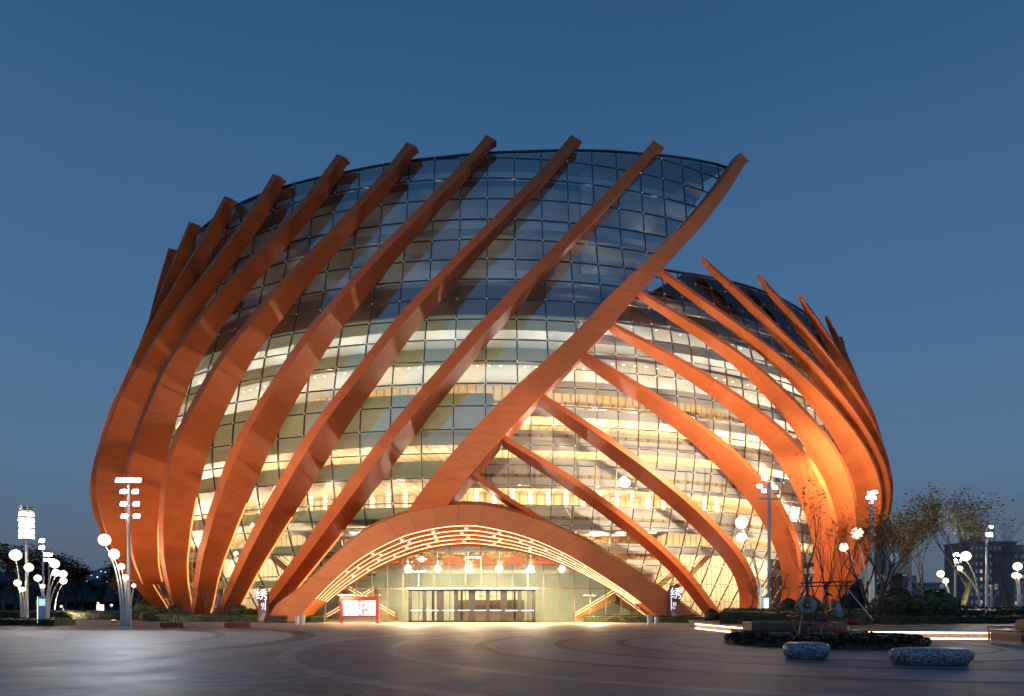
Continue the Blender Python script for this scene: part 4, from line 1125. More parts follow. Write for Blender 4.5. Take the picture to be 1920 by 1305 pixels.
# bins and planters
def bucket(px, D, w, h, label):
    b = MB(); b.lathe([(w * .36, 0), (w * .38, .02), (w * .5, h * .96), (w * .53, h), (w * .44, h), (w * .40, h * .8)], (0, 0, 0), 20)
    o = b.build('flower_pot', mat('speckled_pot', (.55, .50, .46), .5, noise=.35, nscale=14), smooth=False); o.location = (gx(px, D), D, 0)
    return tag(o, label, 'pot', 'tapered white pots by the canopy feet')
bucket(557, 55, .34, .66, 'smaller white pot at the left canopy foot, on the left of its pair')
bucket(567, 53.5, .48, .78, 'larger white pot at the left canopy foot, beside the smaller one')
bucket(1218, 53.5, .46, .80, 'larger white pot at the right canopy foot, beside the smaller one')
bucket(1230.5, 55.5, .34, .60, 'smaller white pot at the right canopy foot, on the right of its pair')
def red_planter(px0, px1, D, label):
    X0, X1 = gx(px0, D), gx(px1, D); xc = (X0 + X1) / 2; root = empty('red_planter', (xc, D, 0), label, 'planter', 'long red planter boxes on the plaza')
    b = MB(); w = X1 - X0
    for s_ in (-1, 1): b.box((xc, D + s_ * .28, .2), (w, .05, .30))
    for s_ in (-1, 1): b.box((xc + s_ * (w / 2 - .03), D, .2), (.06, .5, .30))
    b.box((xc, D, .24), (w - .1, .5, .04)); b.build('box', mat('dark_red_box', (.17, .03, .022), .5, noise=.2), root)
    b = MB()
    for s_ in (-1, 1): b.box((xc + s_ * w * .38, D, .03), (.12, .5, .05))
    b.build('foot', M_DARK, root)
    b = MB(); rnd = random.Random(int(px0)); leaf_cloud(b, 130, lambda r: (xc + r.uniform(-.3, .3) * w, D + r.uniform(-.15, .15), .36 + r.uniform(0, .10)), .05, rnd); b.build('plants', mat('pale_flowers', (.4, .36, .3), .6), root)
red_planter(304.5, 347.5, 47, 'dark red planter box left of the other, under the wide left rib')
red_planter(424, 473, 47, 'dark red planter box nearer the leaf sign, right of the other')

# terrazzo stone seats
def terrazzo():
    m = mat('terrazzo', (.2, .2, .2), .38); g = NG(m); vec, x, y, z = g.obj()
    v = g.n.new('ShaderNodeTexVoronoi'); v.inputs['Scale'].default_value = 42; g.l.new(vec, v.inputs['Vector'])
    sp = g.n.new('ShaderNodeSeparateColor'); g.l.new(v.outputs['Color'], sp.inputs[0])
    r = g.n.new('ShaderNodeValToRGB'); r.color_ramp.interpolation = 'CONSTANT'; g.l.new(sp.outputs[0], r.inputs[0])
    el = r.color_ramp.elements; el[0].color = (.05, .055, .065, 1); el[1].position = .82; el[1].color = (.46, .46, .45, 1)
    q = el.new(.35); q.color = (.14, .15, .165, 1); q = el.new(.6); q.color = (.30, .31, .32, 1)
    g.l.new(r.outputs[0], g.b.inputs['Base Color']); return m
M_TERR = terrazzo()
def stone_seat(px0, px1, ptop, pbot, label, rz=0, sy=.7, tilt=0):
    D = gdepth(pbot) + .35; X0, X1 = gx(px0, D), gx(px1, D); w = (X1 - X0) / 2; h = gz(ptop, D + .3) * 1.0
    b = MB(); prof = [(w * .80, .0), (w * .86, .03), (w * .97, h * .32), (w, h * .55), (w * .965, h * .78), (w * .87, h * .93), (w * .72, h * .985), (w * .4, h * .99), (w * .01, h * .985)]
    b.lathe(prof, (0, 0, 0), 40, sy=sy, wob=lambda a, z: 1 + .02 * sin(2 * a + 1) + .012 * sin(3 * a))
    o = b.build('stone_seat', M_TERR, smooth=True); o.location = ((X0 + X1) / 2, D + w * sy * .5, 0); o.rotation_euler = (0, 0, rz)
    return tag(o, label, 'stone seat', 'speckled stone seats on the plaza')
stone_seat(1477, 1563, 1204, 1238, 'round speckled grey stone seat in front of the flower bed', sy=.85)
stone_seat(1681, 1837, 1214, 1250, 'long oval speckled grey stone seat, the nearer and wider of the two', sy=.55)

# flower bed with stepped planter, bronze trumpet flowers and red poppies
BX, BY = 12.6, 28.2
bed = MB(); n = 48; rnd = random.Random(3)
bed.lathe([(3.62, 0), (3.6, .14), (3.35, .24), (2.6, .30), (.1, .30)], (BX, BY, 0), n, wob=lambda a, z: 1 + .03 * sin(7 * a) + .02 * sin(13 * a))
def smp(r):
    a = r.uniform(0, 2 * pi); q = sqrt(r.random()); return (BX + 3.8 * q * cos(a), BY + 3.8 * q * sin(a), .26 + r.uniform(0, .14) if q < .93 else r.uniform(.0, .34))
leaf_cloud(bed, 15000, smp, .075, rnd)
tag(bed.build('low_planting', leaf_mat('dark_bed_leaves', (.03, .034, .02), (.10, .08, .045))), 'round bed of dark low planting around the bronze flowers', 'flower bed')
pl = empty('stepped_planter', (BX - .1, BY + 1.6, 0), 'two-tier planter of brown timber over mosaic, inside the round bed', 'planter')
def hexring(b, r, z0, z1, th, cx_, cy_, sx_=1.0, n=8, rot=.39):
    P_ = [Vector((cx_ + r * sx_ * cos(2 * pi * i / n + rot), cy_ + r * sin(2 * pi * i / n + rot) * .7, 0)) for i in range(n)]
    Q_ = [Vector((cx_ + (r - th) * sx_ * cos(2 * pi * i / n + rot), cy_ + (r - th) * sin(2 * pi * i / n + rot) * .7, 0)) for i in range(n)]
    for i in range(n):
        j = (i + 1) % n; Z0, Z1 = Vector((0, 0, z0)), Vector((0, 0, z1))
        b.quad([P_[i] + Z0, P_[j] + Z0, P_[j] + Z1, P_[i] + Z1]); b.quad([P_[i] + Z1, P_[j] + Z1, Q_[j] + Z1, Q_[i] + Z1]); b.quad([Q_[j] + Z0, Q_[i] + Z0, Q_[i] + Z1, Q_[j] + Z1])
def mosaic():
    m = mat('mosaic', (.5, .5, .5), .5); g = NG(m); vec, x, y, z = g.obj()
    s1 = g.m('SUBTRACT', g.m('MULTIPLY', g.m('FLOOR', g.m('MULTIPLY', z, 14)), .2), g.m('MULTIPLY', g.m('FLOOR', g.m('MULTIPLY', x, 6)), -.16))
    fr = g.m('FRACT', g.m('MULTIPLY', s1, .62))
    g.l.new(g.mix(g.m('LESS_THAN', fr, .48), (.33, .34, .38), (.13, .05, .035)), g.b.inputs['Base Color']); return m
M_MOS = mosaic()
m = mat('timber_boards', (.16, .085, .06), .5); g_ = NG(m); vec, x, y, z = g_.obj()
g_.l.new(g_.mix(g_.m('LESS_THAN', g_.m('FRACT', g_.m('MULTIPLY', x, 7)), .08), g_.mix(g_.noise(vec, 3, 3), (.12, .06, .045), (.24, .13, .09)), (.04, .02, .015)), g_.b.inputs['Base Color'])
M_BOARD = m
b = MB(); hexring(b, 2.9, .0, .46, .3, BX - .15, BY + 2.0); b.build('mosaic_wall', M_MOS, pl)
b = MB(); hexring(b, 2.95, .46, .50, .6, BX - .15, BY + 2.0); b.build('coping', M_MAROON, pl)
b = MB(); hexring(b, 2.2, .5, .84, .15, BX - .3, BY + 2.1); b.build('timber_tier', M_BOARD, pl)
b = MB(); b.lathe([(1.95, 0), (1.95, .72), (.1, .76)], (BX - .3, BY + 2.1, 0), 12, sy=.7); b.build('soil', M_SOIL, pl)
M_BRONZE = mat('bronze_petal', (.30, .24, .20), .35, metal=.85, noise=.3, nscale=6)
M_BRONZEG = mat('gilt_throat', (.50, .34, .16), .35, metal=.8)
M_STEM = mat('gilt_stem', (.52, .30, .15), .4, metal=.6)
M_POPPY = mat('red_petal', (.34, .008, .018), .5, spec=.25)
def flower(px, py, rp, D, base, kind, tiltv, label):
    c = P(px, py, D); r = rp / F_PX * D; bx = gx(base[0], D + .1); bz = .3
    root = empty('metal_flower', (bx, D + .1, bz), label, 'sculpture', 'bronze trumpet flowers in the bed' if kind == 't' else 'red poppy sculptures in the bed')
    axis = Vector(tiltv).normalized(); M = axis.to_track_quat('Z', 'Y').to_matrix().to_4x4()
    L = r * (1.3 if kind == 't' else .62)
    if kind == 't': prof = [(.05 * r, -L), (.12 * r, -L * .7), (.25 * r, -L * .35), (.55 * r, -L * .1), (r, .06 * r), (r * 1.01, .10 * r), (r * .96, .08 * r), (.52 * r, -L * .05), (.2 * r, -L * .3), (.04 * r, -L * .5)]
    else: prof = [(.10 * r, -L), (.18 * r, -L * .8), (.38 * r, -L * .42), (.98 * r, -.08 * r), (r, .02 * r), (.92 * r, .02 * r), (.4 * r, -L * .15), (.05 * r, -L * .2)]
    b = MB(); b.lathe(prof, c, 40, M=M, wob=lambda a, z: 1 + (.09 * abs(sin(2.5 * a)) if z > -L * .2 else 0))
    b.build('petals', M_BRONZE if kind == 't' else M_POPPY, root, smooth=True)
    e_ = c - axis * L
    b = MB(); b0 = Vector((bx, D + .1, bz)); pts = [b0]
    for i in range(1, 9):
        t = i / 8; p = b0.lerp(e_, t); p += Vector((sin(t * pi) * .06 * (1 if px > 1550 else -1), 0, 0)); pts.append(p)
    b.tube(pts, [.028 - .008 * i / 8 for i in range(9)], 8); b.build('stem', M_STEM, root, smooth=True)
    if kind == 't':
        b = MB(); b.lathe([(.04 * r, -L * .42), (.22 * r, -L * .22), (.30 * r, -L * .10)], c, 16, M=M); b.build('throat', M_BRONZEG, root, smooth=True)
    else:
        b = MB(); b.ball(c - axis * L * .1, r * .14, 10, 6); b.build('seed_head', M_DARK, root, smooth=True)
flower(1514, 1134, 15.5, 27.2, (1499, 1193), 't', (-.15, -1, .35), 'bronze trumpet flower turned to face the camera, left of the other two')
flower(1551, 1112, 9.5, 27.6, (1560, 1193), 't', (.75, -.2, .9), 'small bronze trumpet flower seen side-on, tilting up to the right')
flower(1568, 1141, 17.5, 27.0, (1562, 1193), 't', (.62, -.85, .45), 'bronze trumpet flower tilting down to the right, the lowest of the three')

for px, py, rp, base, lab in ((1487, 1154, 10, (1498, 1193), 'leftmost red poppy sculpture, on a bent golden stem'), (1518, 1168, 10, (1519, 1192), 'second red poppy sculpture from the left'), (1546, 1159, 12.5, (1540, 1196), 'large red poppy sculpture in the middle of the row'), (1564, 1179, 11, (1566, 1195), 'lowest red poppy sculpture, right of the middle one'), (1595, 1164, 13, (1593, 1196), 'rightmost red poppy sculpture, the widest of the row')):
    flower(px, py, rp, 26.3 + (px % 7) * .12, base, 'p', (random.uniform(-.15, .15), -.22, 1), lab)

# ---------------------------------------------------------------- low lit wall and the gardens behind
M_STONE = mat('pale_granite', (.42, .36, .31), .5, noise=.2, nscale=6)
wallpts = [(12.4, 45.5), (12.55, 42), (12.8, 39), (13.0, 35.2), (15.0, 33.4), (17.2, 32.6), (20, 32.0), (23, 31.6), (27, 32.0), (31, 33.5)]
def wall_strip(b, pts, off0, off1, z0, z1):
    V = [Vector((x, y, 0)) for x, y in pts]; N_ = []
    for i in range(len(V)):
        d = (V[min(i + 1, len(V) - 1)] - V[max(0, i - 1)]).normalized(); N_.append(Vector((d.y, -d.x, 0)))
    for i in range(len(V) - 1):
        A = [V[i] + N_[i] * o_ + Vector((0, 0, z)) for o_, z in ((off0, z0), (off1, z0), (off1, z1), (off0, z1))]
        C = [V[i + 1] + N_[i + 1] * o_ + Vector((0, 0, z)) for o_, z in ((off0, z0), (off1, z0), (off1, z1), (off0, z1))]
        for k in range(4): b.quad([A[k], A[(k + 1) % 4], C[(k + 1) % 4], C[k]])
        if i == 0: b.quad(A)
        if i == len(V) - 2: b.quad(C[::-1])
lw = empty('lit_seat_wall', (17.2, 32.6, 0), 'low curved granite seat wall with two glowing light lines on the right', 'low wall')
b = MB(); wall_strip(b, wallpts, 0, .35, 0, .30); b.build('wall', M_STONE, lw)
b = MB(); wall_strip(b, wallpts, -.03, .42, .335, .40); b.build('seat_slab', M_STONE, lw)
b = MB(); wall_strip(b, wallpts, .36, .40, .29, .325); b.build('light_line', M_LEDW, lw)
b = MB(); wall_strip(b, wallpts, .36, .40, .015, .04); b.build('light_line', M_LEDW, lw)
# lawn mound behind
lawn = MB()
poly = [(12.4, 46), (12.5, 42), (12.8, 39), (13.0, 35.4), (15, 33.6), (17.2, 32.8), (20, 32.2), (23, 31.8), (27, 32.2), (31, 33.7), (80, 40), (160, 60), (160, 140), (60, 120), (50, 70), (34, 62), (22, 58), (14, 55)]
cn = (32, 50)
for i in range(len(poly)):
    a, c = poly[i], poly[(i + 1) % len(poly)]
    m1 = (a[0] * .7 + cn[0] * .3, a[1] * .7 + cn[1] * .3); m2 = (c[0] * .7 + cn[0] * .3, c[1] * .7 + cn[1] * .3)
    lawn.quad([(a[0], a[1], .0), (c[0], c[1], .0), (c[0], c[1], .36), (a[0], a[1], .36)][::-1])
    lawn.quad([(a[0], a[1], .36), (c[0], c[1], .36), (m2[0], m2[1], .5), (m1[0], m1[1], .5)])
    lawn.quad([(m1[0], m1[1], .5), (m2[0], m2[1], .5), (cn[0], cn[1], .55)])
tag(lawn.build('garden_lawn', M_GRASS), kind='structure')
G3 = 'clipped hedges round the theatre'
hedge(13.6, 44.5, 19.5, 38.5, 1.2, .95, 'low clipped hedge curving behind the lit seat wall, nearest the canopy', .3, group=G3)
hedge(15.0, 47.5, 24, 47, 2.0, 1.0, 'clipped hedge at the foot of the right-hand glass', .3, group=G3)
hedge(19.5, 40, 40, 41, 1.4, .62, 'long clipped russet hedge across the lawn behind the seat wall', .4, m=M_HEDGE2, group=G3)
hedge(24, 44.5, 52, 46, 2.2, .95, 'long dark hedge under the round bushes at right', .45, group=G3)
hedge(6.5, 61.5, 16.5, 60.2, 1.6, .62, 'bright green hedge behind the right-hand pots', .0, group=G3)
hedge(-21.5, 60.6, -16.4, 61.0, 1.6, .60, 'bright green hedge between the left leaf sign and the pots', .0, group=G3)
hedge(-34.5, 66, -22.4, 62.5, 1.8, .75, 'long hedge at the foot of the left ribs behind the planters', .0, group=G3)
hedge(-44, 53.5, -34.2, 53.0, 2.6, .55, 'low hedge on the left lawn around the kiosk', .0, group=G3)
hedge(-62, 80, -33.5, 70, 2.6, .9, 'far left hedge beyond the path', .0, group=G3)
for i, (px, pt, pb, pw_, D, lab, mm_) in enumerate(((269, 1128, 1160, 44, 72, 'round green bush below the leftmost rib ends', M_HEDGE), (301, 1137, 1160, 30, 69, 'small russet bush between two green bushes at left', M_HEDGE2), (330, 1134, 1161, 36, 68, 'dense green bush behind the left planter box', M_HEDGE), (449, 1133, 1162, 36, 65, 'dark green bush left of the leaf sign', M_HEDGE), (470, 1141, 1163, 30, 63.5, 'brownish bush touching the leaf sign', M_HEDGE2), (1334, 1141, 1165, 30, 52, 'russet ball bush at the end of the canopy foot', M_HEDGE2), (1364, 1140, 1162, 28, 51, 'green ball bush beside the russet one', M_HEDGE), (1478, 1122, 1165, 44, 47, 'green bush behind the grey mast', M_HEDGE), (1516, 1116, 1160, 60, 45, 'larger dark bush behind the bronze flowers', M_HEDGE), (1683, 1103, 1152, 92, 44, 'big round dark bush, left of a similar pair at right', M_HEDGE), (1752, 1105, 1152, 92, 42.5, 'big round dark bush, right of a similar pair at right', M_HEDGE))):
    shrub(px, pt, pb, pw_, D, lab, mm_, 'round bushes on the lawns', zbase=.35 if px > 1340 else 0)
lp = MB()
lp.quad([(-70, 50.5, .012), (-34.0, 51.0, .012), (-33.5, 54.5, .012), (-46, 60, .012), (-80, 62, .012)])
tag(lp.build('left_lawn', M_GRASS), kind='structure')
lp = MB(); lp.quad([(-400, 82, .012), (-44, 72, .012), (-30, 66, .012), (-22, 63.5, .012), (-22, 70, .012), (-40, 84, .012), (-60, 130, .012), (-400, 300, .012)])
tag(lp.build('far_left_lawn', M_GRASS), kind='structure')

# trees
TB = 'bare young trees behind the flower bed'
tree(gx(1512, 30), 30.2, 7.6, 'tallest bare sapling rising from the planter, with a few dry leaves', .06, .25, 5, 170, .06, 11, .3, M_BARKD, M_LEAFR, TB, .6, 3, up=.9)
tree(gx(1532, 29.6), 29.8, 5.6, 'bare sapling with many forked twigs in the middle of the planter', .05, .35, 5, 90, .05, 12, .3, M_BARKD, M_LEAFR, TB, .6, 3, stems=1, up=.85)
tree(gx(1556, 30.4), 30.6, 6.2, 'bare sapling right of centre in the planter', .055, .32, 5, 80, .05, 13, .28, M_BARKD, M_LEAFR, TB, .6, 3, up=.85)
tree(gx(1583, 30), 30.1, 4.6, 'shortest bare sapling at the right end of the planter', .05, .4, 4, 70, .05, 14, .32, M_BARKD, M_LEAFR, TB, .6, 3, up=.8)
tree(gx(1640, 42), 42, 7.6, 'dark spreading tree in front of the rightmost ribs', .10, .45, 5, 1000, .07, 21, .24, M_BARKD, M_LEAF, None, .45, 3, stems=3, up=.7)
tree(gx(1661, 50), 50, 8.6, 'loose yellow-green tree hiding the clock tower', .10, .45, 5, 1400, .08, 22, .22, M_BARK, M_LEAF, None, .45, 3, lean=(.1, 0), up=.7)
tree(gx(1803, 60), 60, 11.4, 'broad yellow-green tree with a lit trunk at right', .24, .45, 6, 3600, .085, 23, .22, M_BARK, M_LEAF, None, .5, 3, up=.85)
tree(gx(1748, 74), 74, 11.6, 'thin-leaved tree left of the lit trunk', .14, .45, 6, 2600, .085, 24, .2, M_BARK, M_LEAF, None, .4, 3, up=.85)
for i, (px, D, h_, lab) in enumerate(((1893, 52, 10.0, 'thin bare tree at the right edge'), (1870, 70, 9.5, 'bare leafless tree behind the camera pole'), (1906, 80, 9.0, 'bare tree far right behind the globes'))):
    tree(gx(px, D), D, h_, lab, .1, .35, 6, 120, .08, 31 + i, .24, M_BARK, M_LEAFR, 'bare trees at the right edge', .4, 3, up=.85)
for i, (px, D, lab) in enumerate(((1415, 52, 'small leafy shrub-tree left of the totem'), (1460, 49, 'small leafy shrub-tree right of the totem'))):
    tree(gx(px, D), D, 3.4 + i * .8, lab, .04, .45, 5, 260, .06, 41 + i, .25, M_BARKD, M_LEAFR, None, .35, 3, stems=3, up=.8)
for i, (px, D, lab) in enumerate(((350, 66, 'thin twiggy tree against the left glass'), (388, 66, 'second twiggy tree against the left glass'), (418, 65, 'third twiggy tree against the left glass'))):
    tree(gx(px, D), D, 3.6 + .3 * i, lab, .04, .4, 5, 200, .06, 51 + i, .25, M_BARK, M_LEAFR, 'twiggy trees against the left glass', 0, 3, stems=2, up=.85)
rnd = random.Random(99)
lt = [(6, 88, 9.5), (28, 96, 10.5), (60, 100, 9.0), (92, 105, 10), (122, 98, 8.0), (140, 110, 9.6), (158, 118, 8.2), (212, 112, 8.4), (232, 100, 6.5), (256, 92, 5.5)]
for i, (px, D, h_) in enumerate(lt):
    t_ = tree(gx(px, D), D, h_, 'dark tree in the row beyond the left lawn', .14, .5, 5, 1100, .14, 60 + i, .22, M_BARKD, leaf_mat('dusk_leaves', (.04, .036, .025), (.09, .075, .05)) if i == 0 else bpy.data.materials['dusk_leaves'], 'trees beyond the left lawn', 0, 3, up=.65)
    t_['label'] = ['leftmost dark tree at the picture edge', 'dark tree behind the light column pole', 'dark tree behind the white kiosk', 'dark tree behind the pole with four bright lamps', 'dark tree right of the low arched globe lamp', 'tall dark tree midway between kiosk and floodlight mast', 'smaller dark tree before the far hill lights', 'dark tree directly left of the floodlight mast', 'low dark tree directly behind the floodlight mast', 'low dark tree at the foot of the leftmost ribs'][i]
ul = empty('ground_uplight', (gx(1800, 59), 59, .5), 'small green-tinted uplight at the foot of the lit tree trunk', 'uplight')
b = MB(); b.lathe([(.14, .5), (.14, .66)], (gx(1800, 59), 59, 0), 10); b.build('housing', M_DARK, ul)
light('uplight', 'SPOT', (gx(1800, 59), 58.8, .8), (gx(1803, 60), 60, 5), 600, (.85, 1.0, .40), .1, 90, ul)
ul2 = empty('ground_uplight', (gx(1700, 48), 46, .5), 'small warm uplight between the big round bushes', 'uplight')
b = MB(); b.lathe([(.14, .5), (.14, .66)], (gx(1700, 46), 46, 0), 10); b.build('housing', M_DARK, ul2)
light('uplight', 'SPOT', (gx(1700, 46), 46, .8), (gx(1690, 50), 50, 6), 500, (1.0, .8, .5), .1, 110, ul2)
# props round the saplings
bp_ = MB()
def rod(a, c, r=.03): bp_.tube([a, c], r, 6)
xa, xb = gx(1508, 30), gx(1600, 30); zz = gz(1093, 30)
for dy in (-.25, .25):
    rod((xa, 30.2 + dy, zz), (xb, 30.2 + dy, zz + .08)); 
rod((xa - .2, 30.2, zz - .16), (xb + .2, 30.2, zz - .1))
for x_ in (xa + .2, (xa + xb) / 2, xb - .2): rod((x_, 29.8, zz), (x_, 30.6, zz)); rod((x_ - .5, 29.6, .7), (x_, 30.1, zz)); rod((x_ + .5, 30.9, .7), (x_, 30.3, zz))
tag(bp_.build('tree_brace', M_BARKD), 'bamboo bracing frame tied around the saplings in the planter', 'tree brace')
for i, (pts, lab) in enumerate(((((1590, 1105, 38), (1637, 1163, 36)), 'long pale prop pole slanting down to the lawn at right of the planter'), (((1872, 1108, 44), (1843, 1157, 42)), 'pale prop pole leaning beside the camera pole'))):
    b = MB(); b.tube([P(*pts[0]), P(*pts[1])], .035, 8); b.tube([P(*pts[0]), P(*pts[0]) + Vector((0, 0, -.3))], .03, 6)
    tag(b.build('prop_pole', M_POLED), lab, 'prop pole', 'slanting tree props')

# right edge: red timber table frame, mosaic planter, red chair
D = 30.0
tb_ = empty('timber_rail', (gx(1883, 31), 31, 0), 'red timber rail bench at the right edge, in front of the lit wall', 'bench')
M_RTIM = mat('red_timber', (.40, .085, .035), .5, noise=.15)
b = MB(); b.box((gx(1883, 31), 31, gz(1174.5, 31)), (1.2, .5, .07)); b.build('top', M_RTIM, tb_)
for px in (1860, 1877, 1882, 1887, 1898, 1902, 1907):
    b = MB(); h_ = gz(1177, 31); b.box((gx(px, 31), 30.8 if px % 2 else 31.2, h_ / 2), (.07, .07, h_)); b.build('leg', M_RTIM, tb_)
ch = empty('red_chair', (gx(1915, 30), 30, .35), 'red timber chair back standing at the right edge of the picture', 'chair')
b = MB(); b.box((gx(1911, 29.6), 29.6, gz(1174, 29.6) - .05), (.36, .08, .35), ry=.12); b.build('backrest', M_RTIM, ch)
b = MB(); b.box((gx(1917, 29.6), 29.5, gz(1181, 29.6)), (.42, .5, .07)); b.build('seat', M_RTIM, ch)
b = MB()
for sx_ in (-.15, .15): b.box((gx(1914, 29.6) + sx_, 29.6, .36), (.06, .06, .72))
b.build('leg', M_RTIM, ch)
mp = empty('mosaic_planter', (23.2, 26.5, 0), 'planter with stepped brown and white mosaic sides at the right edge', 'planter')
b = MB(); hexring(b, 3.2, 0, .52, .3, 22.6, 27.6, rot=.39); b.build('mosaic_wall', M_MOS, mp)
b = MB(); hexring(b, 3.27, .52, .57, .7, 22.6, 27.6, rot=.39); b.build('coping', M_MAROON, mp)
b = MB(); hexring(b, 2.4, .57, .95, .2, 22.9, 27.8); b.build('timber_tier', M_BOARD, mp)
b = MB(); b.lathe([(2.1, 0), (2.1, .85), (.1, .9)], (22.9, 27.8, 0), 12, sy=.7); b.build('soil', M_SOIL, mp)

# ---------------------------------------------------------------- far things
M_FACADE = mat('far_facade', (.27, .22, .215), .8, noise=.15, nscale=.05)  # lighter tone, distance haze put into the colour
M_FACADE2 = mat('far_concrete', (.22, .22, .23), .8, noise=.15, nscale=.05)
M_WINLIT = mat('lit_window', (1, .8, .5), emit=(1, .75, .45), es=.5)
M_WINDIM = mat('dim_window', (.06, .08, .10), .2, emit=(.5, .7, .8), es=.12)
def block(px0, px1, ptop, D, cols, rows, label, lit=.1, m=None, dep=14, roof=True):
    X0, X1 = gx(px0, D), gx(px1, D); H = gz(ptop, D); xc = (X0 + X1) / 2; W = X1 - X0; rnd = random.Random(int(px0))
    root = empty('apartment_block', (xc, D, 0), label, 'building', 'far buildings')
    b = MB(); b.box((xc, D + dep / 2, H / 2), (W, dep, H)); b.build('wall', m or M_FACADE, root)
    if roof:
        b = MB(); b.box((xc, D + dep / 2, H + .3), (W + .6, dep + .6, .6)); b.box((xc - W * .2, D + dep / 2, H + 1.6), (W * .25, 5, 2.4)); b.build('roof', m or M_FACADE, root)
    for i in range(cols):
        for j in range(rows):
            w_, h_ = W / cols * .45, H / (rows + 1) * .45; x_ = X0 + W * (i + .5) / cols; z_ = H * (j + .9) / (rows + .6)
            q = MB(); q.box((x_, D - .03, z_), (w_, .12, h_)); q.build('window', M_WINLIT if rnd.random() < lit else M_WINDIM, root)
    return root
block(1818, 1905, 1018, 240, 10, 8, 'wide dark residential block behind the bare trees at right', .10)
block(1900, 1990, 1035, 230, 8, 8, 'residential block cut by the right edge of the picture', .12)
block(1716, 1762, 1096, 200, 5, 2, 'low flat-roofed building left of the lit trunk', .1, M_FACADE2)
block(1700, 1728, 1108, 190, 3, 1, 'small low building beside the clock tower', .4, M_FACADE2)
# wood beyond the plaza
rnd = random.Random(77); wd = MB()
for x0_, x1_, D_, h_ in ((-420, -95, 300, 13), (70, 420, 260, 11), (-240, -90, 200, 8)):
    x = x0_
    while x < x1_:
        hh = h_ * rnd.uniform(.6, 1.05); r_ = rnd.uniform(3, 6)
        wd.lathe([(r_ * .5, 0), (r_, hh * .3), (r_ * .95, hh * .6), (r_ * .5, hh * .9), (.1, hh)], (x, D_ + rnd.uniform(-6, 6), 0), 7, wob=lambda a, z: 1 + .25 * sin(3 * a + x) + .15 * sin(7 * a + z))
        for _ in range(90):
            a = rnd.uniform(0, 2 * pi); t = rnd.random(); c = Vector((x + r_ * 1.05 * cos(a), D_ - abs(r_ * sin(a)), hh * t)); k = rnd.uniform(.3, .9)
            wd.quad([c + Vector((-k, 0, -k)), c + Vector((k, .2, -k * .3)), c + Vector((k * .3, 0, k)), c + Vector((-k * .8, .1, k * .7))])
        x += r_ * 1.1
tag(wd.build('far_wood', leaf_mat('far_wood_leaves', (.012, .015, .014), (.03, .03, .025))), 'dark far-off wood along the horizon', 'wood', kind='stuff')
# clock tower
D = 120.0; X = gx(1672, D); ct = empty('clock_tower', (X, D, 0), 'grey clock tower with a dark pointed roof behind the rightmost ribs', 'tower')
hb = gz(1020, D); W = 4.3
b = MB()
for sx_ in (-1, 1):
    for sy_ in (-1, 1): b.box((X + sx_ * W * .45, D + sy_ * W * .45, hb / 2), (.5, .5, hb))
b.box((X, D, hb * .78), (W, W, hb * .42)); 
b.build('shaft', mat('tower_white', (.34, .36, .38), .7), ct)
b = MB()
for sx_ in (-1, 1):
    b.tube([(X - W * .45 * sx_, D - W * .5, 1), (X + W * .45 * sx_, D - W * .5, hb * .5)], .12, 5)
b.box((X + .9, D, hb * .3), (1.2, 1.2, hb * .6)); b.build('cross_brace', M_DARK, ct)
b = MB(); b.lathe([(3.6, hb), (3.4, hb + .3), (.12, gz(985, D))], (X, D, 0), 4, M=Matrix.Rotation(pi / 4, 4, 'Z')); b.build('roof', mat('dark_slate', (.06, .05, .05), .7), ct)
b = MB(); cz = gz(1047, D); cxx = gx(1664, D)
b.lathe([(.82, -.05), (.82, .05), (.72, .07)], (cxx, D - W / 2 - .08, cz), 24, M=Matrix.Rotation(pi / 2, 4, 'X'))
ck = b.build('clock_face', mat('clock_white', (.62, .66, .68), .5, emit=(.6, .7, .8), es=.12), ct)
b = MB(); b.box((cxx, D - W / 2 - .2, cz + .2), (.09, .03, .5)); b.box((cxx + .15, D - W / 2 - .2, cz), (.38, .03, .09)); b.build('clock_hands', M_DARK, ck)
b = MB(); b.box((X + W * .22, D - W / 2 - .05, cz + .3), (1.1, .15, 2.4)); b.build('window', M_DARK, ct)
# hill with scattered lights at left
hl = MB(); pts = []
prof_ = [(-600, 2), (-520, 30), (-440, 38), (-400, 34), (-370, 40), (-340, 50), (-310, 52), (-280, 40), (-250, 26), (-200, 14), (-150, 3)]
for (xa_, za_), (xb_, zb_) in zip(prof_, prof_[1:]):
    for k in range(6):
        t0, t1 = k / 6, (k + 1) / 6; x0_, x1_ = xa_ + (xb_ - xa_) * t0, xa_ + (xb_ - xa_) * t1
        z0_, z1_ = za_ + (zb_ - za_) * t0 + sin(x0_ * .2), za_ + (zb_ - za_) * t1 + sin(x1_ * .2)
        for (ya, fa), (yb, fb) in (((520, 0), (590, .45)), ((590, .45), (680, 1)), ((680, 1), (900, 0))):
            hl.quad([(x0_, ya, z0_ * fa), (x1_, ya, z1_ * fa), (x1_, yb, z1_ * fb), (x0_, yb, z0_ * fb)])
tag(hl.build('hills', mat('hill', (.035, .045, .06), .9, noise=.3, nscale=.02)), kind='structure')
M_CW = mat('far_white_light', (1, 1, 1), emit=(.9, 1, 1), es=2.2); M_CR = mat('far_red_light', (1, .1, .1), emit=(1, .08, .1), es=2.2); M_CY = mat('far_amber_light', (1, .7, .3), emit=(1, .65, .3), es=2.2)
rnd = random.Random(8)
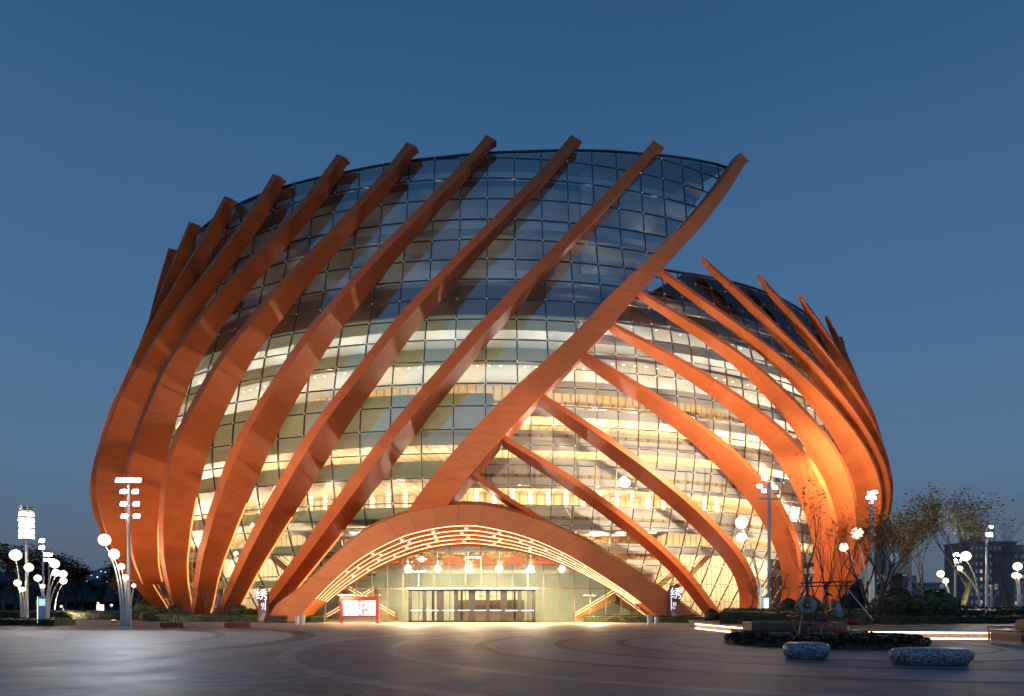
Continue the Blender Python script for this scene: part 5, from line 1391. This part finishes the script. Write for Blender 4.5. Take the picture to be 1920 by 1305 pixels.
for i in range(26):
    px = 152 + i * 2.75 + rnd.uniform(-1, 1); D = rnd.uniform(535, 660); mm_ = rnd.choice((M_CW, M_CW, M_CW, M_CY, M_CR))
    x_ = gx(px, D); hz_ = interp(prof_, x_) * (.45 * (D - 520) / 70 if D < 590 else .45 + .55 * (D - 590) / 90); c = Vector((x_, D, hz_ + 3.5)); b = MB(); b.box((x_, D, hz_ + 1), (5, 5, 6)); b.quad([(x_ - 3, D - 3, hz_ + 4), (x_ + 3, D - 3, hz_ + 4), (x_ + 3, D, hz_ + 5.6), (x_ - 3, D, hz_ + 5.6)]); o = b.build('far_house', M_FACADE2)
    tag(o, 'far hillside house showing one %s point of light, %s from the left' % ('red' if mm_ is M_CR else 'amber' if mm_ is M_CY else 'white', ORD[i]), 'house', 'far houses on the hillside')
    b = MB(); b.box((c.x, D - 2.6, c.z - 1.0), (1.0, .1, .9)); b.build('window', mm_, o)
# lit billboard and street lamps down the left road
D = 150; bb = empty('billboard', (gx(185, D), D, 0), 'small glowing billboard far away between the trees at left', 'billboard')
b = MB(); b.box((gx(188, D), D, gz(1140, D)), (1.5, .2, 1.5)); b.build('screen', poster_mat('billboard_print', [(.9, .9, 1), (.6, .8, 1), (1, .5, .4), (1, 1, 1)], 2.2, .8), bb)
b = MB(); b.box((gx(188, D), D + .2, .6), (.2, .2, 1.2)); b.build('post', M_DARK, bb)
for px, py, D, lab, col_c in ((184, 1131, 140, 'tiny amber street lamp left of the far billboard', M_CY), (209, 1135, 130, 'tiny white street lamp right of the far billboard', M_CW), (255, 1136, 110, 'white street lamp between the mast and the leftmost ribs', M_CW), (115, 1137, 120, 'tiny amber street lamp right of the kiosk', M_CY), (121, 1143, 115, 'tiny white bollard lamp right of the kiosk', M_CW), (178, 1156, 100, 'tiny amber bollard lamp by the far left path', M_CY)):
    X = gx(px, D); z_ = gz(py, D); b = MB(); b.tube([(X, D, 0), (X, D, z_)], .05, 6); o = b.build('distant_lamp', M_POLED); tag(o, lab, 'street lamp', 'distant street lamps')
    q = MB(); q.ball((X, D, z_), .22, 8, 6); q.build('lamp_head', col_c, o)
